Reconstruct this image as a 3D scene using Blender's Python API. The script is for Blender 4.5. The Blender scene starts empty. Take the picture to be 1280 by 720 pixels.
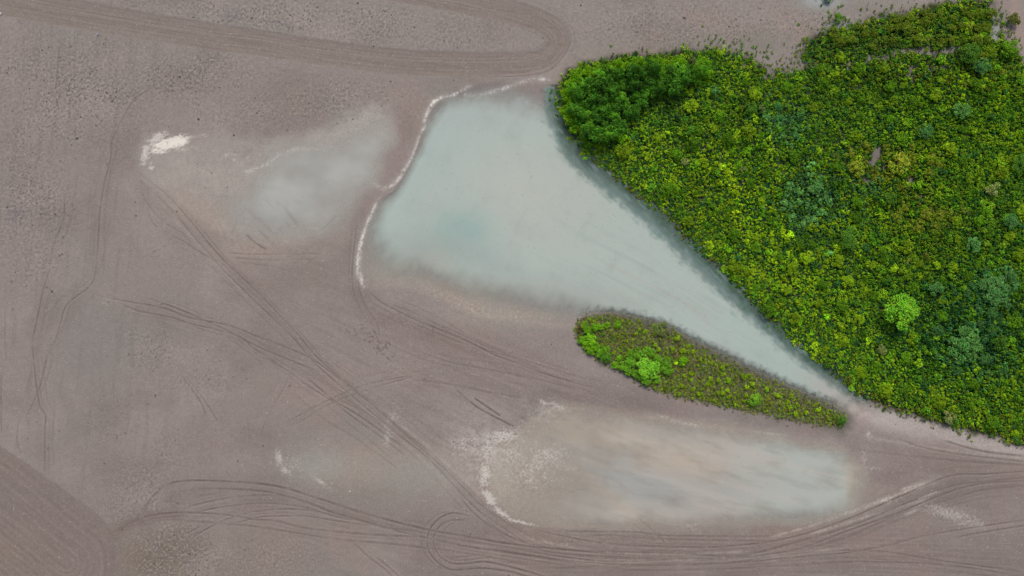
import bpy, math, random
import numpy as np
from mathutils import Vector

rng = np.random.default_rng(11)
random.seed(11)
S = 0.2                                   # metres per plan unit (plan units: x east, y south)
def W(px, py, z=0.0):                     # plan unit -> metres
    return ((px - 640.0) * S, (360.0 - py) * S, z)

scn = bpy.context.scene
COL = scn.collection

# ------------------------------------------------------------------ camera, sky, sun, exposure
cam = bpy.data.cameras.new('drone_camera')
cam.sensor_width = 36.0
cam.lens = 18.0 / math.tan(math.radians(35.0))
cam.clip_start, cam.clip_end = 1.0, 20000.0
cam_o = bpy.data.objects.new('drone_camera', cam)
COL.objects.link(cam_o)
cam_o.location = (0.0, 0.0, 128.0 / math.tan(math.radians(35.0)))
cam_o.rotation_euler = (0, 0, 0)
scn.camera = cam_o

SUN_AZ = math.radians(8.0)                # clockwise from north
SUN_EL = math.radians(48.0)
world = bpy.data.worlds.new('World')
scn.world = world
world.use_nodes = True
wn = world.node_tree
sky = wn.nodes.new('ShaderNodeTexSky')
sky.sky_type = 'NISHITA'
sky.sun_disc = False
sky.sun_elevation = SUN_EL
sky.sun_rotation = SUN_AZ
sky.dust_density = 5.0
sky.air_density = 1.0
wn.links.new(sky.outputs[0], wn.nodes['Background'].inputs[0])
wn.nodes['Background'].inputs[1].default_value = 0.10

sl = bpy.data.lights.new('sun', 'SUN')
sl.energy = 1.5
sl.angle = math.radians(14.0)
sl.color = (1.0, 0.93, 0.84)
so = bpy.data.objects.new('sun', sl)
COL.objects.link(so)
sd = Vector((math.sin(SUN_AZ) * math.cos(SUN_EL), math.cos(SUN_AZ) * math.cos(SUN_EL), math.sin(SUN_EL)))
so.rotation_euler = sd.to_track_quat('Z', 'Y').to_euler()
so.location = (0, 0, 250)

scn.view_settings.view_transform = 'Standard'
scn.view_settings.look = 'None'
scn.view_settings.exposure = 1.0
scn.view_settings.gamma = 1.0
scn.cycles.max_bounces = 6
scn.cycles.use_denoising = True
scn.cycles.transparent_max_bounces = 8

# ------------------------------------------------------------------ numpy helpers
def lin(c):
    c = np.asarray(c, np.float32) / 255.0
    return np.where(c <= 0.04045, c / 12.92, ((c + 0.055) / 1.055) ** 2.4).astype(np.float32)
def sstep(a, b, x):
    t = np.clip((x - a) / (b - a), 0, 1)
    return t * t * (3 - 2 * t)
def perlin(x, y, seed):
    r = np.random.default_rng(seed)
    p = r.permutation(256).astype(np.int32)
    ang = r.random(256) * 2 * np.pi
    gx, gy = np.cos(ang).astype(np.float32), np.sin(ang).astype(np.float32)
    xf, yf = np.floor(x), np.floor(y)
    xi, yi = xf.astype(np.int32), yf.astype(np.int32)
    fx, fy = (x - xf).astype(np.float32), (y - yf).astype(np.float32)
    u, v = fx * fx * fx * (fx * (fx * 6 - 15) + 10), fy * fy * fy * (fy * (fy * 6 - 15) + 10)
    def g(dx, dy):
        h = p[(p[(xi + dx) & 255] + yi + dy) & 255]
        return gx[h] * (fx - dx) + gy[h] * (fy - dy)
    a = g(0, 0); b = g(1, 0); c = g(0, 1); d = g(1, 1)
    ab = a + u * (b - a); cd = c + u * (d - c)
    return (ab + v * (cd - ab)) * 1.6
def fbm(x, y, seed, oct=4, gain=0.5):
    s = 0; a = 1.0; t = 0
    for o in range(oct):
        s = s + a * perlin(x * 2 ** o + 17.3 * o, y * 2 ** o - 9.1 * o, seed + o)
        t += a; a *= gain
    return s / t * 1.3
def smooth_line(pts, closed=False, step=6.0):
    P = np.array(pts, float)
    n = len(P)
    out = []
    rngi = range(n) if closed else range(n - 1)
    for i in rngi:
        if closed:
            p0, p1, p2, p3 = P[(i - 1) % n], P[i], P[(i + 1) % n], P[(i + 2) % n]
        else:
            p0, p1, p2, p3 = P[max(i - 1, 0)], P[i], P[i + 1], P[min(i + 2, n - 1)]
        k = max(1, int(np.hypot(*(p2 - p1)) / step))
        for j in range(k):
            t = j / k
            out.append(0.5 * (2 * p1 + (p2 - p0) * t + (2 * p0 - 5 * p1 + 4 * p2 - p3) * t * t + (3 * p1 - p0 - 3 * p2 + p3) * t ** 3))
    if not closed:
        out.append(P[-1])
    return np.array(out)

# ------------------------------------------------------------------ the plan grid (one vertex every 0.2 m, widening outwards)
M0 = 90
def axis(n):
    core = np.arange(-M0, n + M0 + 1, 1.0)
    g = 2.0 * 1.32 ** np.arange(0, 32)
    tail = np.cumsum(g)
    return np.concatenate([(-M0 - tail)[::-1], core, n + M0 + tail]).astype(np.float32)
xs, ys = axis(1280), axis(720)
NX, NY = len(xs), len(ys)
X, Y = np.meshgrid(xs, ys)
def zeros(): return np.zeros((NY, NX), np.float32)

def window(x0, x1, y0, y1):
    i0, i1 = np.searchsorted(xs, [x0, x1]); j0, j1 = np.searchsorted(ys, [y0, y1])
    return slice(j0, j1), slice(i0, i1)
def stroke(field, pts, w, s, taper=True, step=6.0):
    L = smooth_line(pts, step=step)
    n = len(L)
    for i in range(n - 1):
        a, b = L[i], L[i + 1]
        r = 2.6 * w + 1
        sj, si = window(min(a[0], b[0]) - r, max(a[0], b[0]) + r, min(a[1], b[1]) - r, max(a[1], b[1]) + r)
        x, y = X[sj, si], Y[sj, si]
        if x.size == 0: continue
        d = b - a; l2 = max(d @ d, 1e-6)
        t = np.clip(((x - a[0]) * d[0] + (y - a[1]) * d[1]) / l2, 0, 1)
        q = (x - a[0] - t * d[0]) ** 2 + (y - a[1] - t * d[1]) ** 2
        f = s
        if taper:
            e = (i + t) / n
            f = s * np.clip(np.minimum(e, 1 - e) * 8 + 0.15, 0, 1)
        np.maximum(field[sj, si], f * np.exp(-q / (w * w)), out=field[sj, si])
def line_dist(pts, rad=60, step=8.0):
    F = np.full((NY, NX), float(rad), np.float32); T = zeros()
    L = smooth_line(pts, step=step); n = len(L)
    for i in range(n - 1):
        a, b = L[i], L[i + 1]
        sj, si = window(min(a[0], b[0]) - rad, max(a[0], b[0]) + rad, min(a[1], b[1]) - rad, max(a[1], b[1]) + rad)
        x, y = X[sj, si], Y[sj, si]
        if x.size == 0: continue
        d = b - a; l = max(np.hypot(*d), 1e-6)
        t = np.clip(((x - a[0]) * d[0] + (y - a[1]) * d[1]) / (l * l), 0, 1)
        q = np.hypot(x - a[0] - t * d[0], y - a[1] - t * d[1])
        sg = np.sign((x - a[0]) * d[1] - (y - a[1]) * d[0])
        m = q < F[sj, si]
        F[sj, si] = np.where(m, q, F[sj, si]); T[sj, si] = np.where(m, q * sg, T[sj, si])
    return F, T
def sdf(poly, rad=70, closed_smooth=True, step=8.0):
    L = smooth_line(poly, closed=True, step=step) if closed_smooth else np.array(poly, float)
    F = np.full((NY, NX), -float(rad), np.float32)
    sj, si = window(L[:, 0].min() - rad, L[:, 0].max() + rad, L[:, 1].min() - rad, L[:, 1].max() + rad)
    x, y = X[sj, si], Y[sj, si]
    q = np.full(x.shape, 1e9, np.float32); ins = np.zeros(x.shape, bool)
    n = len(L)
    for i in range(n):
        a, b = L[i], L[(i + 1) % n]
        d = b - a; l2 = max(d @ d, 1e-6)
        t = np.clip(((x - a[0]) * d[0] + (y - a[1]) * d[1]) / l2, 0, 1)
        q = np.minimum(q, (x - a[0] - t * d[0]) ** 2 + (y - a[1] - t * d[1]) ** 2)
        if abs(d[1]) > 1e-9:
            c = ((a[1] > y) != (b[1] > y)) & (x < d[0] * (y - a[1]) / d[1] + a[0])
            ins ^= c
    q = np.sqrt(q)
    F[sj, si] = np.where(ins, q, -np.minimum(q, rad))
    return F
def blob(cx, cy, rx, ry, ang=0.0, p=2.0):
    c, s = math.cos(math.radians(ang)), math.sin(math.radians(ang))
    u = ((X - cx) * c + (Y - cy) * s) / rx; v = (-(X - cx) * s + (Y - cy) * c) / ry
    return np.exp(-(u * u + v * v) ** (p / 2)).astype(np.float32)
def blobs(lst):
    f = zeros()
    for b in lst:
        np.maximum(f, blob(*b[:4], b[5] if len(b) > 5 else 0.0) * b[4], out=f)
    return f
def aniso(ang, l, w, seed, oct=3):
    c, s = math.cos(math.radians(ang)), math.sin(math.radians(ang))
    return fbm((X * c + Y * s) / l, (-X * s + Y * c) / w, seed, oct)

# ------------------------------------------------------------------ outlines on the plan
THICKET = [(694,128),(700,106),(716,88),(742,78),(772,70),(806,70),(842,66),(880,62),(912,66),(945,76),(965,88),(1000,72),(1012,50),(1040,38),
           (1080,28),(1105,22),(1140,18),(1175,6),(1210,0),(1238,8),(1250,30),(1258,52),(1284,70),(1330,90),(1372,140),(1375,560),(1330,566),(1282,556),(1240,546),(1190,533),
           (1140,518),(1090,500),(1055,480),(1010,448),(965,408),(925,368),(885,326),(842,284),(800,248),(760,218),(724,192),(704,160)]
ISLAND = [(719,412),(724,400),(742,394),(770,394),(800,400),(832,409),(858,424),(900,445),(950,469),(1000,491),(1042,510),(1057,522),(1050,533),
          (1020,530),(980,523),(930,513),(880,503),(840,494),(805,481),(775,464),(745,448),(725,431)]
POND = [(548,128),(566,114),(600,108),(640,104),(668,100),(688,104),(706,130),(740,180),(790,225),(850,275),(910,335),(970,395),(1020,445),(1070,487),
        (1084,506),(1066,520),(1020,507),(960,478),(900,451),(858,430),(828,414),(790,402),(745,402),(712,408),(680,404),(640,398),(600,392),(560,376),(520,360),(486,356),
        (462,356),(451,338),(450,312),(457,284),(466,262),(477,246),(490,240),(500,226),(512,204),(524,176),(532,150)]
POND_IN = [(558,146),(610,142),(650,150),(684,170),(700,205),(735,236),(785,270),(840,322),(900,376),(960,426),(1010,466),(1040,490),(1010,484),(960,458),
           (900,428),(850,408),(800,390),(750,378),(700,360),(640,348),(590,335),(530,322),(492,300),(488,272),(508,240),(530,195)]
SMALLPOND = [(300,268),(318,240),(332,212),(352,194),(385,184),(415,186),(440,176),(470,160),(488,172),(478,200),(470,222),(452,240),(432,262),(404,284),(366,294),(330,288)]
LOWPOND = [(640,545),(668,520),(700,506),(760,512),(840,522),(930,534),(1010,548),(1060,562),(1080,582),(1080,612),(1068,640),(1020,652),(940,660),(860,664),(780,665),(700,662),(660,655),(630,640),(612,618),(604,590),(614,562)]

sd_thick, sd_isl, sd_pond, sd_pin = sdf(THICKET, 90), sdf(ISLAND), sdf(POND), sdf(POND_IN, 130)
sd_small, sd_low = sdf(SMALLPOND, 60), sdf(LOWPOND)
n_big = fbm(X / 170, Y / 170, 1, 4)
n_mid = fbm(X / 45, Y / 45, 7, 4)
n_fin = fbm(X / 11, Y / 11, 13, 3)
n_px = fbm(X / 3.2, Y / 3.2, 23, 2)
n_px2 = perlin(X / 1.9, Y / 1.9, 31)

# ------------------------------------------------------------------ scraped dirt roads
ROAD_C = [(-90,-26),(-30,-9),(30,6),(120,23),(200,36),(270,47),(320,53),(395,65),(470,75),(520,79),(570,81),(625,81),(660,79),(684,71),(697,56),(694,42),(678,30),(648,18),(610,9),(570,0),(520,-9),(440,-22),(340,-36)]
rd, rt = line_dist(ROAD_C, 40, 5.0)
halfw = np.where(Y + (X - 690) * 0.0 > 0, 16.0, 16.0) + np.clip((330 - X) / 330, 0, 1) * 3.5 - sstep(560, 680, X) * 3
road = sstep(1.6, -2.2, rd - halfw + n_fin * 1.3)
BL = [(-700,90),(-200,420),(-90,500),(0,556),(50,590),(100,626),(130,650),(143,672),(146,692),(143,716),(140,800),(100,1100),(-700,1200)]
sd_bl = sdf(BL, 200)
road2 = sstep(-1.5, 2.5, sd_bl + n_fin * 1.3)
road2 *= sstep(1000, 860, Y) * sstep(-330, -120, X)
road_all = np.maximum(road, road2)

# ------------------------------------------------------------------ tyre tracks
trk = zeros()          # narrow wheel ruts
wide = zeros()         # broad, faint dark bands of packed soil
def T(pts, w=1.15, s=0.7):
    stroke(trk, pts, w, s)
    if len(pts) >= 5:                                   # other passes along much the same line, nearly worn away
        for k in range(3):
            ox, oy = random.gauss(0, 7), random.gauss(0, 7); sx, sy = random.gauss(0, 6), random.gauss(0, 6)
            m = len(pts) - 1
            stroke(trk, [(p[0] + ox + sx * i / m, p[1] + oy + sy * i / m) for i, p in enumerate(pts)], random.uniform(.8, 1.7), s * random.uniform(.2, .42))
def B(pts, w=5.0, s=0.5): stroke(wide, pts, w, s)
# the long diagonal, from the salt patch down to the lower pond
T([(172,215),(192,230),(212,247),(230,266),(250,290),(267,311),(287,332),(320,363),(350,394),(370,415),(390,439),(410,459),(440,484),(460,501),(482,521),(512,548),(540,572),(562,592),(582,612),(600,630),(622,646),(652,664),(690,684)], 1.15, .66)
T([(174,225),(195,243),(212,260),(230,280),(246,300),(265,321),(284,342),(320,377),(345,401),(370,426),(392,452),(415,473),(440,495),(470,520),(496,542),(528,566),(554,592),(576,616),(598,638),(630,660),(668,684),(720,704)], 1.1, .6)
T([(392,448),(420,470),(448,492),(476,514),(506,540),(534,563)], 1.1, .6)
T([(175,237),(190,262),(205,277),(220,287),(232,293)], 1.0, .5)
T([(215,295),(230,302),(250,315),(270,327),(282,341)], 1.0, .55)
T([(187,266),(190,277),(196,284)], 1.0, .45)
# the western fan
T([(184,372),(225,387),(255,400),(282,412),(320,432),(352,446),(392,462)], 1.1, .65)
T([(150,379),(175,389),(215,397),(240,405),(275,413),(300,421),(320,437),(350,456)], 1.1, .6)
T([(118,368),(155,376),(205,385),(237,397),(287,407),(320,420),(360,435),(392,450),(420,470),(460,503)], 1.1, .65)
T([(320,442),(340,452),(365,467),(385,482),(415,501),(445,524),(472,543),(505,568)], 1.1, .6)
T([(378,467),(400,486),(420,502),(450,520),(478,540),(500,556)], 1.2, .7)
T([(420,498),(450,512),(480,530),(505,552)], 1.0, .45)
T([(260,405),(290,425),(325,452)], 1.0, .35)
T([(357,530),(390,510),(420,496),(450,483),(510,470)], 1.0, .5)
T([(365,533),(390,518),(415,504),(460,487),(515,471)], 1.0, .45)
T([(367,455),(355,485),(335,520),(326,545)], 1.0, .4)
T([(228,470),(240,486),(252,504),(258,518)], 1.1, .5)
T([(234,472),(250,492),(264,512),(272,526)], 1.0, .35)
# beside the pond's south-west shore
T([(447,272),(444,300),(441,330),(441,360),(450,385),(460,402),(472,409)], 1.1, .5)
T([(450,330),(448,352),(452,370),(460,388),(471,403),(474,420)], 1.1, .55)
T([(455,358),(470,373),(490,385),(520,400),(550,412),(585,427),(615,442),(640,452),(690,470),(750,487)], 1.2, .7)
T([(480,377),(510,388),(540,402),(570,420),(610,438),(650,449),(700,464)], 1.1, .5)
T([(460,376),(490,392),(530,410),(580,430)], 1.0, .35)
T([(570,487),(595,508),(618,521),(642,533)], 1.2, .8)
T([(592,497),(608,508),(624,519)], 1.3, .9)
T([(520,475),(560,480),(610,490),(650,497)], 1.6, .35)
T([(525,440),(560,452),(600,460),(660,472),(720,486)], 1.6, .35)
# sweeping curves along the bottom
T([(168,654),(179,637),(190,622),(200,612),(212,605),(230,601),(270,601),(320,604),(357,610),(395,622),(435,635),(475,647),(510,656),(545,664),(582,670),(640,680),(720,688),(800,694)], 1.7, .8)
T([(235,611),(280,611),(320,613),(345,617),(382,627),(415,640),(450,650),(485,660),(520,669),(580,682),(640,691),(720,703)], 2.0, .75)
T([(232,634),(275,624),(320,619),(350,620),(385,630)], 1.3, .5)
T([(240,641),(275,634),(320,629),(357,630),(390,636),(405,641),(440,650)], 1.3, .65)
T([(150,662),(175,648),(212,641),(250,641),(287,644),(320,649),(345,651),(382,660),(427,665),(480,669),(535,672),(600,684)], 1.7, .6)
T([(237,673),(255,663),(270,655),(295,645),(320,639),(357,636),(390,638),(408,642)], 1.2, .65)
T([(232,668),(250,658)], 1.1, .55)
T([(215,650),(250,652),(320,658),(370,666),(432,675),(480,679),(535,685),(600,694)], 1.8, .5)
T([(280,658),(320,647),(345,645),(385,645),(415,650),(460,656),(520,664)], 1.2, .6)
for a_, w_, s_ in [([(172,216),(250,291),(320,366),(410,461),(512,548),(600,632),(690,686)], 7, .2), ([(150,377),(255,402),(320,428),(400,470),(480,530),(540,570)], 12, .3), ([(445,270),(441,340),(462,390),(520,405),(640,455),(760,492),(860,520)], 10, .35), ([(520,470),(640,490),(760,500)], 14, .28),
        ([(60,340),(46,430),(50,520),(57,590)], 7, .22), ([(150,160),(125,290),(100,370),(60,445)], 8, .2), ([(175,640),(260,612),(340,618),(440,642),(560,672),(700,692)], 16, .32), ([(640,665),(760,690),(900,688),(1040,668),(1150,620),(1290,595)], 16, .4), ([(1100,560),(1190,578),(1290,586)], 12, .3), ([(700,705),(900,712),(1100,700),(1290,706)], 12, .3)]:
    B(a_, w_, s_)
B([(140,672),(160,656),(190,645),(225,641)], 8, .75)
B([(172,650),(190,626),(214,606)], 4, .35)
B([(380,628),(450,648),(520,664),(600,680),(680,692),(780,700)], 7, .5)
B([(140,690),(144,720)], 9, .35)
# the U-turn
T([(588,645),(567,641),(550,647),(538,660),(534,675),(537,690),(550,705),(565,712),(585,711),(607,710),(640,715),(670,724)], 1.35, .8)
T([(584,650),(565,650),(550,657),(542,670),(544,685),(552,697),(565,704),(585,704),(607,702),(640,709),(680,720)], 1.35, .75)
T([(435,670),(460,695),(480,710),(494,724)], 1.1, .5)
T([(470,695),(484,707),(502,723)], 1.1, .5)
T([(600,640),(620,660),(650,676),(690,690),(760,697),(840,700)], 1.2, .55)
T([(575,622),(600,648),(640,672),(700,690)], 1.2, .5)
# braided traffic along the lower right
for k, (dy, s_) in enumerate([(0,.75),(9,.6),(15,.7),(22,.45)]):
    wv = lambda: random.gauss(0, 1.8)
    T([(640,652+dy*2.2),(690,668+dy*1.9+wv()),(760,681+dy*1.2+wv()),(850,685+dy*.9+wv()),(920,682+dy+wv()),(992,668+dy+wv()),(1060,648+dy+wv()),(1120,623+dy+wv()),(1185,598+dy+wv()),(1230,592+dy*.9+wv()),(1300,588+dy*.8)], (1.2, 1.9, 1.4, 2.4)[k], s_)
T([(660,690),(740,694),(840,700),(930,697),(1047,688),(1110,690),(1172,700),(1290,716)], 1.5, .55)
T([(700,700),(800,706),(900,704),(1000,696),(1060,690),(1110,681),(1147,671),(1197,662),(1290,648)], 1.3, .65)
T([(1195,671),(1240,663),(1290,655)], 1.3, .6)
T([(740,712),(860,712),(960,708),(1080,702),(1200,708),(1290,724)], 1.6, .4)
T([(690,663),(740,664),(800,665),(830,669),(900,670),(965,670)], 1.3, .65)
T([(720,672),(760,668),(800,672),(900,675),(970,676)], 1.5, .45)
T([(786,640),(803,652),(815,662),(830,677)], 1.2, .6)
T([(776,645),(792,655),(822,680)], 1.0, .35)
T([(1175,549),(1210,560),(1240,566),(1290,571)], 1.4, .7)
T([(1120,547),(1145,557),(1195,567),(1290,578)], 1.3, .5)
T([(1060,560),(1120,568),(1200,576),(1290,582)], 1.8, .35)
B([(960,690),(1040,672),(1100,648),(1150,622),(1200,606),(1290,600)], 11, .5)
B([(640,682),(740,692),(860,690),(960,684)], 13, .5)
B([(1090,600),(1150,585),(1220,580),(1290,585)], 14, .3)
B([(640,455),(720,478),(800,498)], 12, .25)
# faint lines on the left
T([(75,60),(72,100),(70,112)], 1.3, .5)
T([(89,222),(82,250),(80,275),(67,310),(62,340),(55,362),(47,400),(42,427),(44,460),(46,480),(51,508),(58,520),(57,540),(57,588)], 1.2, .6)
T([(220,85),(195,107),(172,122),(162,135),(147,162),(140,180),(139,200),(131,230),(125,267),(124,292),(120,340),(113,358),(97,370),(82,385),(72,420),(60,445),(50,485),(30,530)], 1.15, .5)
T([(212,70),(205,80),(195,88)], 1.1, .45)
T([(3,470),(2,500),(3,540)], 1.2, .5)
T([(25,525),(22,545),(26,565)], 1.1, .35)
T([(8,380),(7,420),(9,450)], 1.1, .3)
T([(285,316),(320,318),(390,317),(402,319)], 1.1, .4)
T([(290,322),(330,325),(392,324)], 1.1, .4)
T([(300,329),(340,333),(372,342)], 1.0, .3)
T([(307,292),(320,304),(332,311)], 1.3, .85)
T([(318,280),(332,296),(342,305)], 1.1, .5)
T([(330,246),(342,266),(352,276)], 1.2, .5)
T([(402,287),(412,278),(420,270)], 1.2, .45)
T([(360,362),(385,330),(400,318)], 1.0, .25)
T([(302,256),(296,275),(291,290)], 1.0, .3)
for k in range(46):                                     # churned wheel prints
    t = random.random(); q = random.random() < .5
    bx = (436 + 62 * t) if q else (446 + 42 * t); by = (410 + 46 * t) if q else (404 + 30 * t)
    bx += random.gauss(0, 2.6); by += random.gauss(0, 2.6); a = random.uniform(0, 6.3)
    stroke(trk, [(bx, by), (bx + 2.5 * math.cos(a), by + 2.5 * math.sin(a))], 1.1, random.uniform(.4, .9), False)
for k in range(14):
    bx = 500 + random.gauss(0, 3); by = 400 + random.gauss(0, 4)
    stroke(trk, [(bx, by), (bx + 2, by + random.uniform(-2, 2))], 1.0, random.uniform(.3, .7), False)
for k in range(10):
    bx = 193 + random.gauss(0, 5); by = 316 + random.gauss(0, 3)
    stroke(trk, [(bx, by), (bx + 2, by + random.uniform(-2, 2))], 1.0, random.uniform(.3, .6), False)
trk *= np.clip(.82 + .6 * fbm(X / 14, Y / 14, 201, 3) + .55 * fbm(X / 80, Y / 60, 205, 2), .12, 1.2)
# the loop's own wheel lines on the road
rl = zeros()
for off, s_ in [(-9,.35),(-5.5,.6),(-2,.35),(1.5,.3),(5,.7),(9,.65),(12,.4),(15,.6)]:
    np.maximum(rl, s_ * np.exp(-((rt - off - .8 * fbm(X / 60, Y / 60, int(300 + off * 7), 2)) / 1.0) ** 2) * np.clip(.6 + .8 * fbm(X / 40, Y / 40, int(320 + off), 2), 0.1, 1), out=rl)
rl *= (rd < 19)
bright_rl = zeros()
for off, s_ in [(-7,.5),(3,.6),(7,.35),(-12,.3)]:
    np.maximum(bright_rl, s_ * np.exp(-((rt - off - .8 * fbm(X / 60, Y / 60, int(350 + off), 2)) / .9) ** 2), out=bright_rl)
bright_rl *= (rd < 19)
cap_d, _ = line_dist([(-400, 327), (-150, 522), (0, 638), (60, 686), (84, 704)], 170)
cap = 63 - cap_d
st2 = zeros(); st2b = zeros()
for off, s_ in [(5,.35),(14,.5),(23,.3),(29,.55),(36,.5),(43,.6),(50,.4),(57,.6),(-12,.4),(-25,.5),(-40,.4)]:
    o = off + 1.6 * fbm(X / 70, Y / 70, 400 + off, 2)
    np.maximum(st2, s_ * np.exp(-((cap - o) / 2.2) ** 2) * np.clip(.7 + .8 * fbm(X / 50, Y / 50, 420 + off, 2), .1, 1), out=st2)
    np.maximum(st2b, s_ * np.exp(-((cap - o - 5) / 1.2) ** 2) * np.clip(.5 + .8 * fbm(X / 50, Y / 50, 440 + off, 2), .0, 1), out=st2b)
# outer rings of the turning loop
for r_, s_ in [(9,.3),(13,.45),(17,.4),(20,.3)]:
    T([(612,98-r_*.1),(650,95+r_*.05),(684,86+r_*.25),(703,70+r_*.15),(706+r_*.4,52),(700+r_*.3,34-r_*.2),(676,18-r_*.3),(640,6-r_*.3)], 1.0, s_)

SOIL_K = .62
# ------------------------------------------------------------------ ground colour (what the soil is made of)
C = np.empty((NY, NX, 3), np.float32)
C[:] = lin((141, 131, 127))
def mix(rgb, m, arr=None):
    a = C if arr is None else arr
    m = np.clip(m, 0, 1)[..., None]
    a += (lin(rgb) - a) * m
mix((134, 128, 122), sstep(-.3, .5, n_big) * .8)
mix((140, 131, 127), sstep(420, 60, X + n_mid * 60) * .6)
mix((144, 134, 130), sstep(.0, .6, fbm(X / 110, Y / 110, 60, 3)) * .5 * sstep(300, 430, X))
mix((128, 118, 114), sstep(590, 690, Y + n_mid * 30) * sstep(420, 640, X) * .8)
mix((128, 117, 109), blob(215, 700, 130, 60) * .7 + blob(90, 690, 110, 70) * .3)
mix((141, 135, 129), sstep(60, -10, Y - 35 + n_mid * 25 - X * .02) * sstep(120, 260, X) * .75)
mix((141, 133, 128), blob(560, 50, 130, 28) * .55 + blob(830, 30, 160, 45) * .45 + blob(960, 40, 120, 40) * .3)
mix((122, 125, 122), blob(112, 425, 55, 60) * .35 + blob(95, 330, 30, 40) * .3 + blob(88, 40, 30, 15) * .3)
mix((112, 108, 112), blob(20, 268, 11, 9) * .6 + blob(58, 268, 12, 8) * .25 + blob(290, 22, 16, 7) * .55 + blob(180, -2, 20, 8) * .4 + blob(355, 30, 14, 6) * .4)
mix((118, 106, 97), blob(190, 700, 36, 26) * .75 + blob(225, 680, 30, 20) * .4)
v1, v2 = fbm(X / 75, Y / 60, 211, 5), fbm(X / 95, Y / 80, 217, 5)
mix((155, 144, 139), sstep(.0, .6, v1) * .45)
mix((122, 113, 108), sstep(.0, .6, v2) * .45)
mix((146, 126, 119), sstep(.05, .6, fbm(X / 120, Y / 90, 223, 4)) * .4 * sstep(250, 420, X))
sw = blob(560, 470, 240, 80, 22)
mix((154, 142, 137), sstep(.0, .6, aniso(26, 150, 7, 227, 4)) * .45 * sw)
mix((122, 110, 106), sstep(.05, .6, aniso(24, 130, 6, 229, 4)) * .45 * sw)
mix((122, 117, 114), sstep(.05, .6, aniso(96, 90, 9, 231, 4)) * .4 * sstep(330, 150, X))
mix((127, 113, 107), (blob(560, 432, 170, 30, 18) * .55 + blob(720, 695, 320, 34) * .5 + blob(1190, 600, 120, 40, -5) * .5 + blob(400, 330, 60, 40) * .35 + blob(300, 560, 110, 50) * .25) * np.clip(.8 + .8 * aniso(20, 80, 10, 233, 4), .2, 1.3))
# speckle of clods and stubble on the rough ground
ROUGH = [(80,110,150,90,1.,0),(40,250,60,120,.9,0),(240,95,120,40,1.,-5),(350,20,300,28,1.,3),(450,40,180,30,.8,5),(560,48,120,20,.8,3),
         (860,35,200,50,.85,0),(1000,30,150,30,.7,0),(190,440,45,50,.7,0),(250,470,60,60,.5,0),(180,620,60,50,.8,0),(210,565,40,40,.5,0),(215,695,70,40,1.2,0),(320,700,80,30,.6,0),
         (420,130,120,40,.8,0),(370,690,60,30,.5,0),(150,520,60,60,.35,0),(330,140,120,40,.7,0)]
rough = blobs(ROUGH) * (1 - road_all)
rough = np.clip(rough * (.9 + .5 * n_mid), 0, 1.2)
spk = n_px * .6 + n_px2 * .55
mix((84, 82, 82), sstep(.04, .60, spk) * (rough * .95 + .13))
mix((184, 172, 160), sstep(.06, .65, -spk) * (rough * .72 + .08))
mix((94, 92, 92), sstep(.52, .8, n_fin + spk * .35) * rough * .5)
C *= (1 + (.085 * n_px + .10 * n_px2) [..., None] * (.75 + .9 * rough[..., None]))
# packed and scraped soil
mix((132, 122, 116), road * .92)
mix((126, 115, 111), road2 * .85)
mix((132, 119, 109), road2 * sstep(0, .6, fbm(X / 60, Y / 60, 71, 3)) * .5 + road2 * blob(20, 700, 60, 40) * .4)
mix((119, 108, 102), (road * sstep(.1, .6, aniso(8, 120, 5, 73)) * .45))
mix((114, 103, 98), rl * .7 + st2 * road2 * .75)
mix((151, 138, 129), bright_rl * .7 + st2b * road2 * .7)
mix((116, 103, 98), wide * np.clip(.85 + .6 * n_mid + .3 * n_fin, .15, 1.2))
mix((156, 144, 138), sstep(.1, .6, aniso(2, 90, 2.6, 77)) * .35 * sstep(640, 690, Y) * sstep(560, 680, X))
mix((118, 105, 101), sstep(.1, .6, aniso(1, 100, 2.4, 79)) * .45 * sstep(655, 690, Y) * sstep(560, 680, X))
mix((120, 107, 102), sstep(.15, .6, aniso(4, 80, 2.6, 83)) * .35 * blob(1200, 590, 130, 45))
mix((158, 147, 141), sstep(.1, .6, aniso(22, 90, 3.0, 87)) * .3 * blob(640, 490, 150, 50))
mix((124, 110, 107), sstep(.1, .6, aniso(20, 90, 3.0, 89)) * .35 * blob(720, 480, 150, 40))
mix((139, 122, 117), blob(490, 190, 16, 45, 22) * .7 + blob(455, 255, 14, 22, 30) * .5)
mix((146, 128, 121), sstep(.1, .6, aniso(112, 60, 3, 91)) * blob(488, 190, 16, 45, 22) * .5)

# pale dried-out margins around the small pond
basin1 = sdf([(172,196),(180,172),(205,166),(240,172),(290,170),(340,168),(390,160),(430,145),(460,132),(486,142),(494,165),(484,205),(460,245),(430,275),(380,302),(330,306),(290,292),(250,280),(215,262),(185,232)], 60)
b1 = sstep(-10, 14, basin1 + n_mid * 9 + n_fin * 4)
mix((157, 151, 145), b1 * .75)
mix((166, 160, 152), b1 * sstep(-.1, .5, fbm(X / 50, Y / 50, 93, 4)) * .5)
mix((160, 146, 135), blob(245, 262, 45, 22, 30) * .5 + blob(340, 305, 70, 16, -8) * .4)
mix((140, 133, 135), b1 * sstep(.15, .6, fbm(X / 22, Y / 22, 95, 4)) * .6 * blob(270, 205, 60, 35))
mix((177, 172, 165), sstep(.1, .5, n_fin * .7 + n_px * .6) * (blob(300, 196, 50, 9, -10) * .5 + blob(280, 205, 30, 16) * .3))
mix((166, 163, 156), (blob(430, 165, 62, 14, -28) + blob(465, 145, 26, 16, -20) * .6) * (.35 + .5 * sstep(-.1, .5, n_px + n_fin * .5)))
mix((182, 176, 168), sstep(.05, .5, n_px) * zeros())
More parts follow.
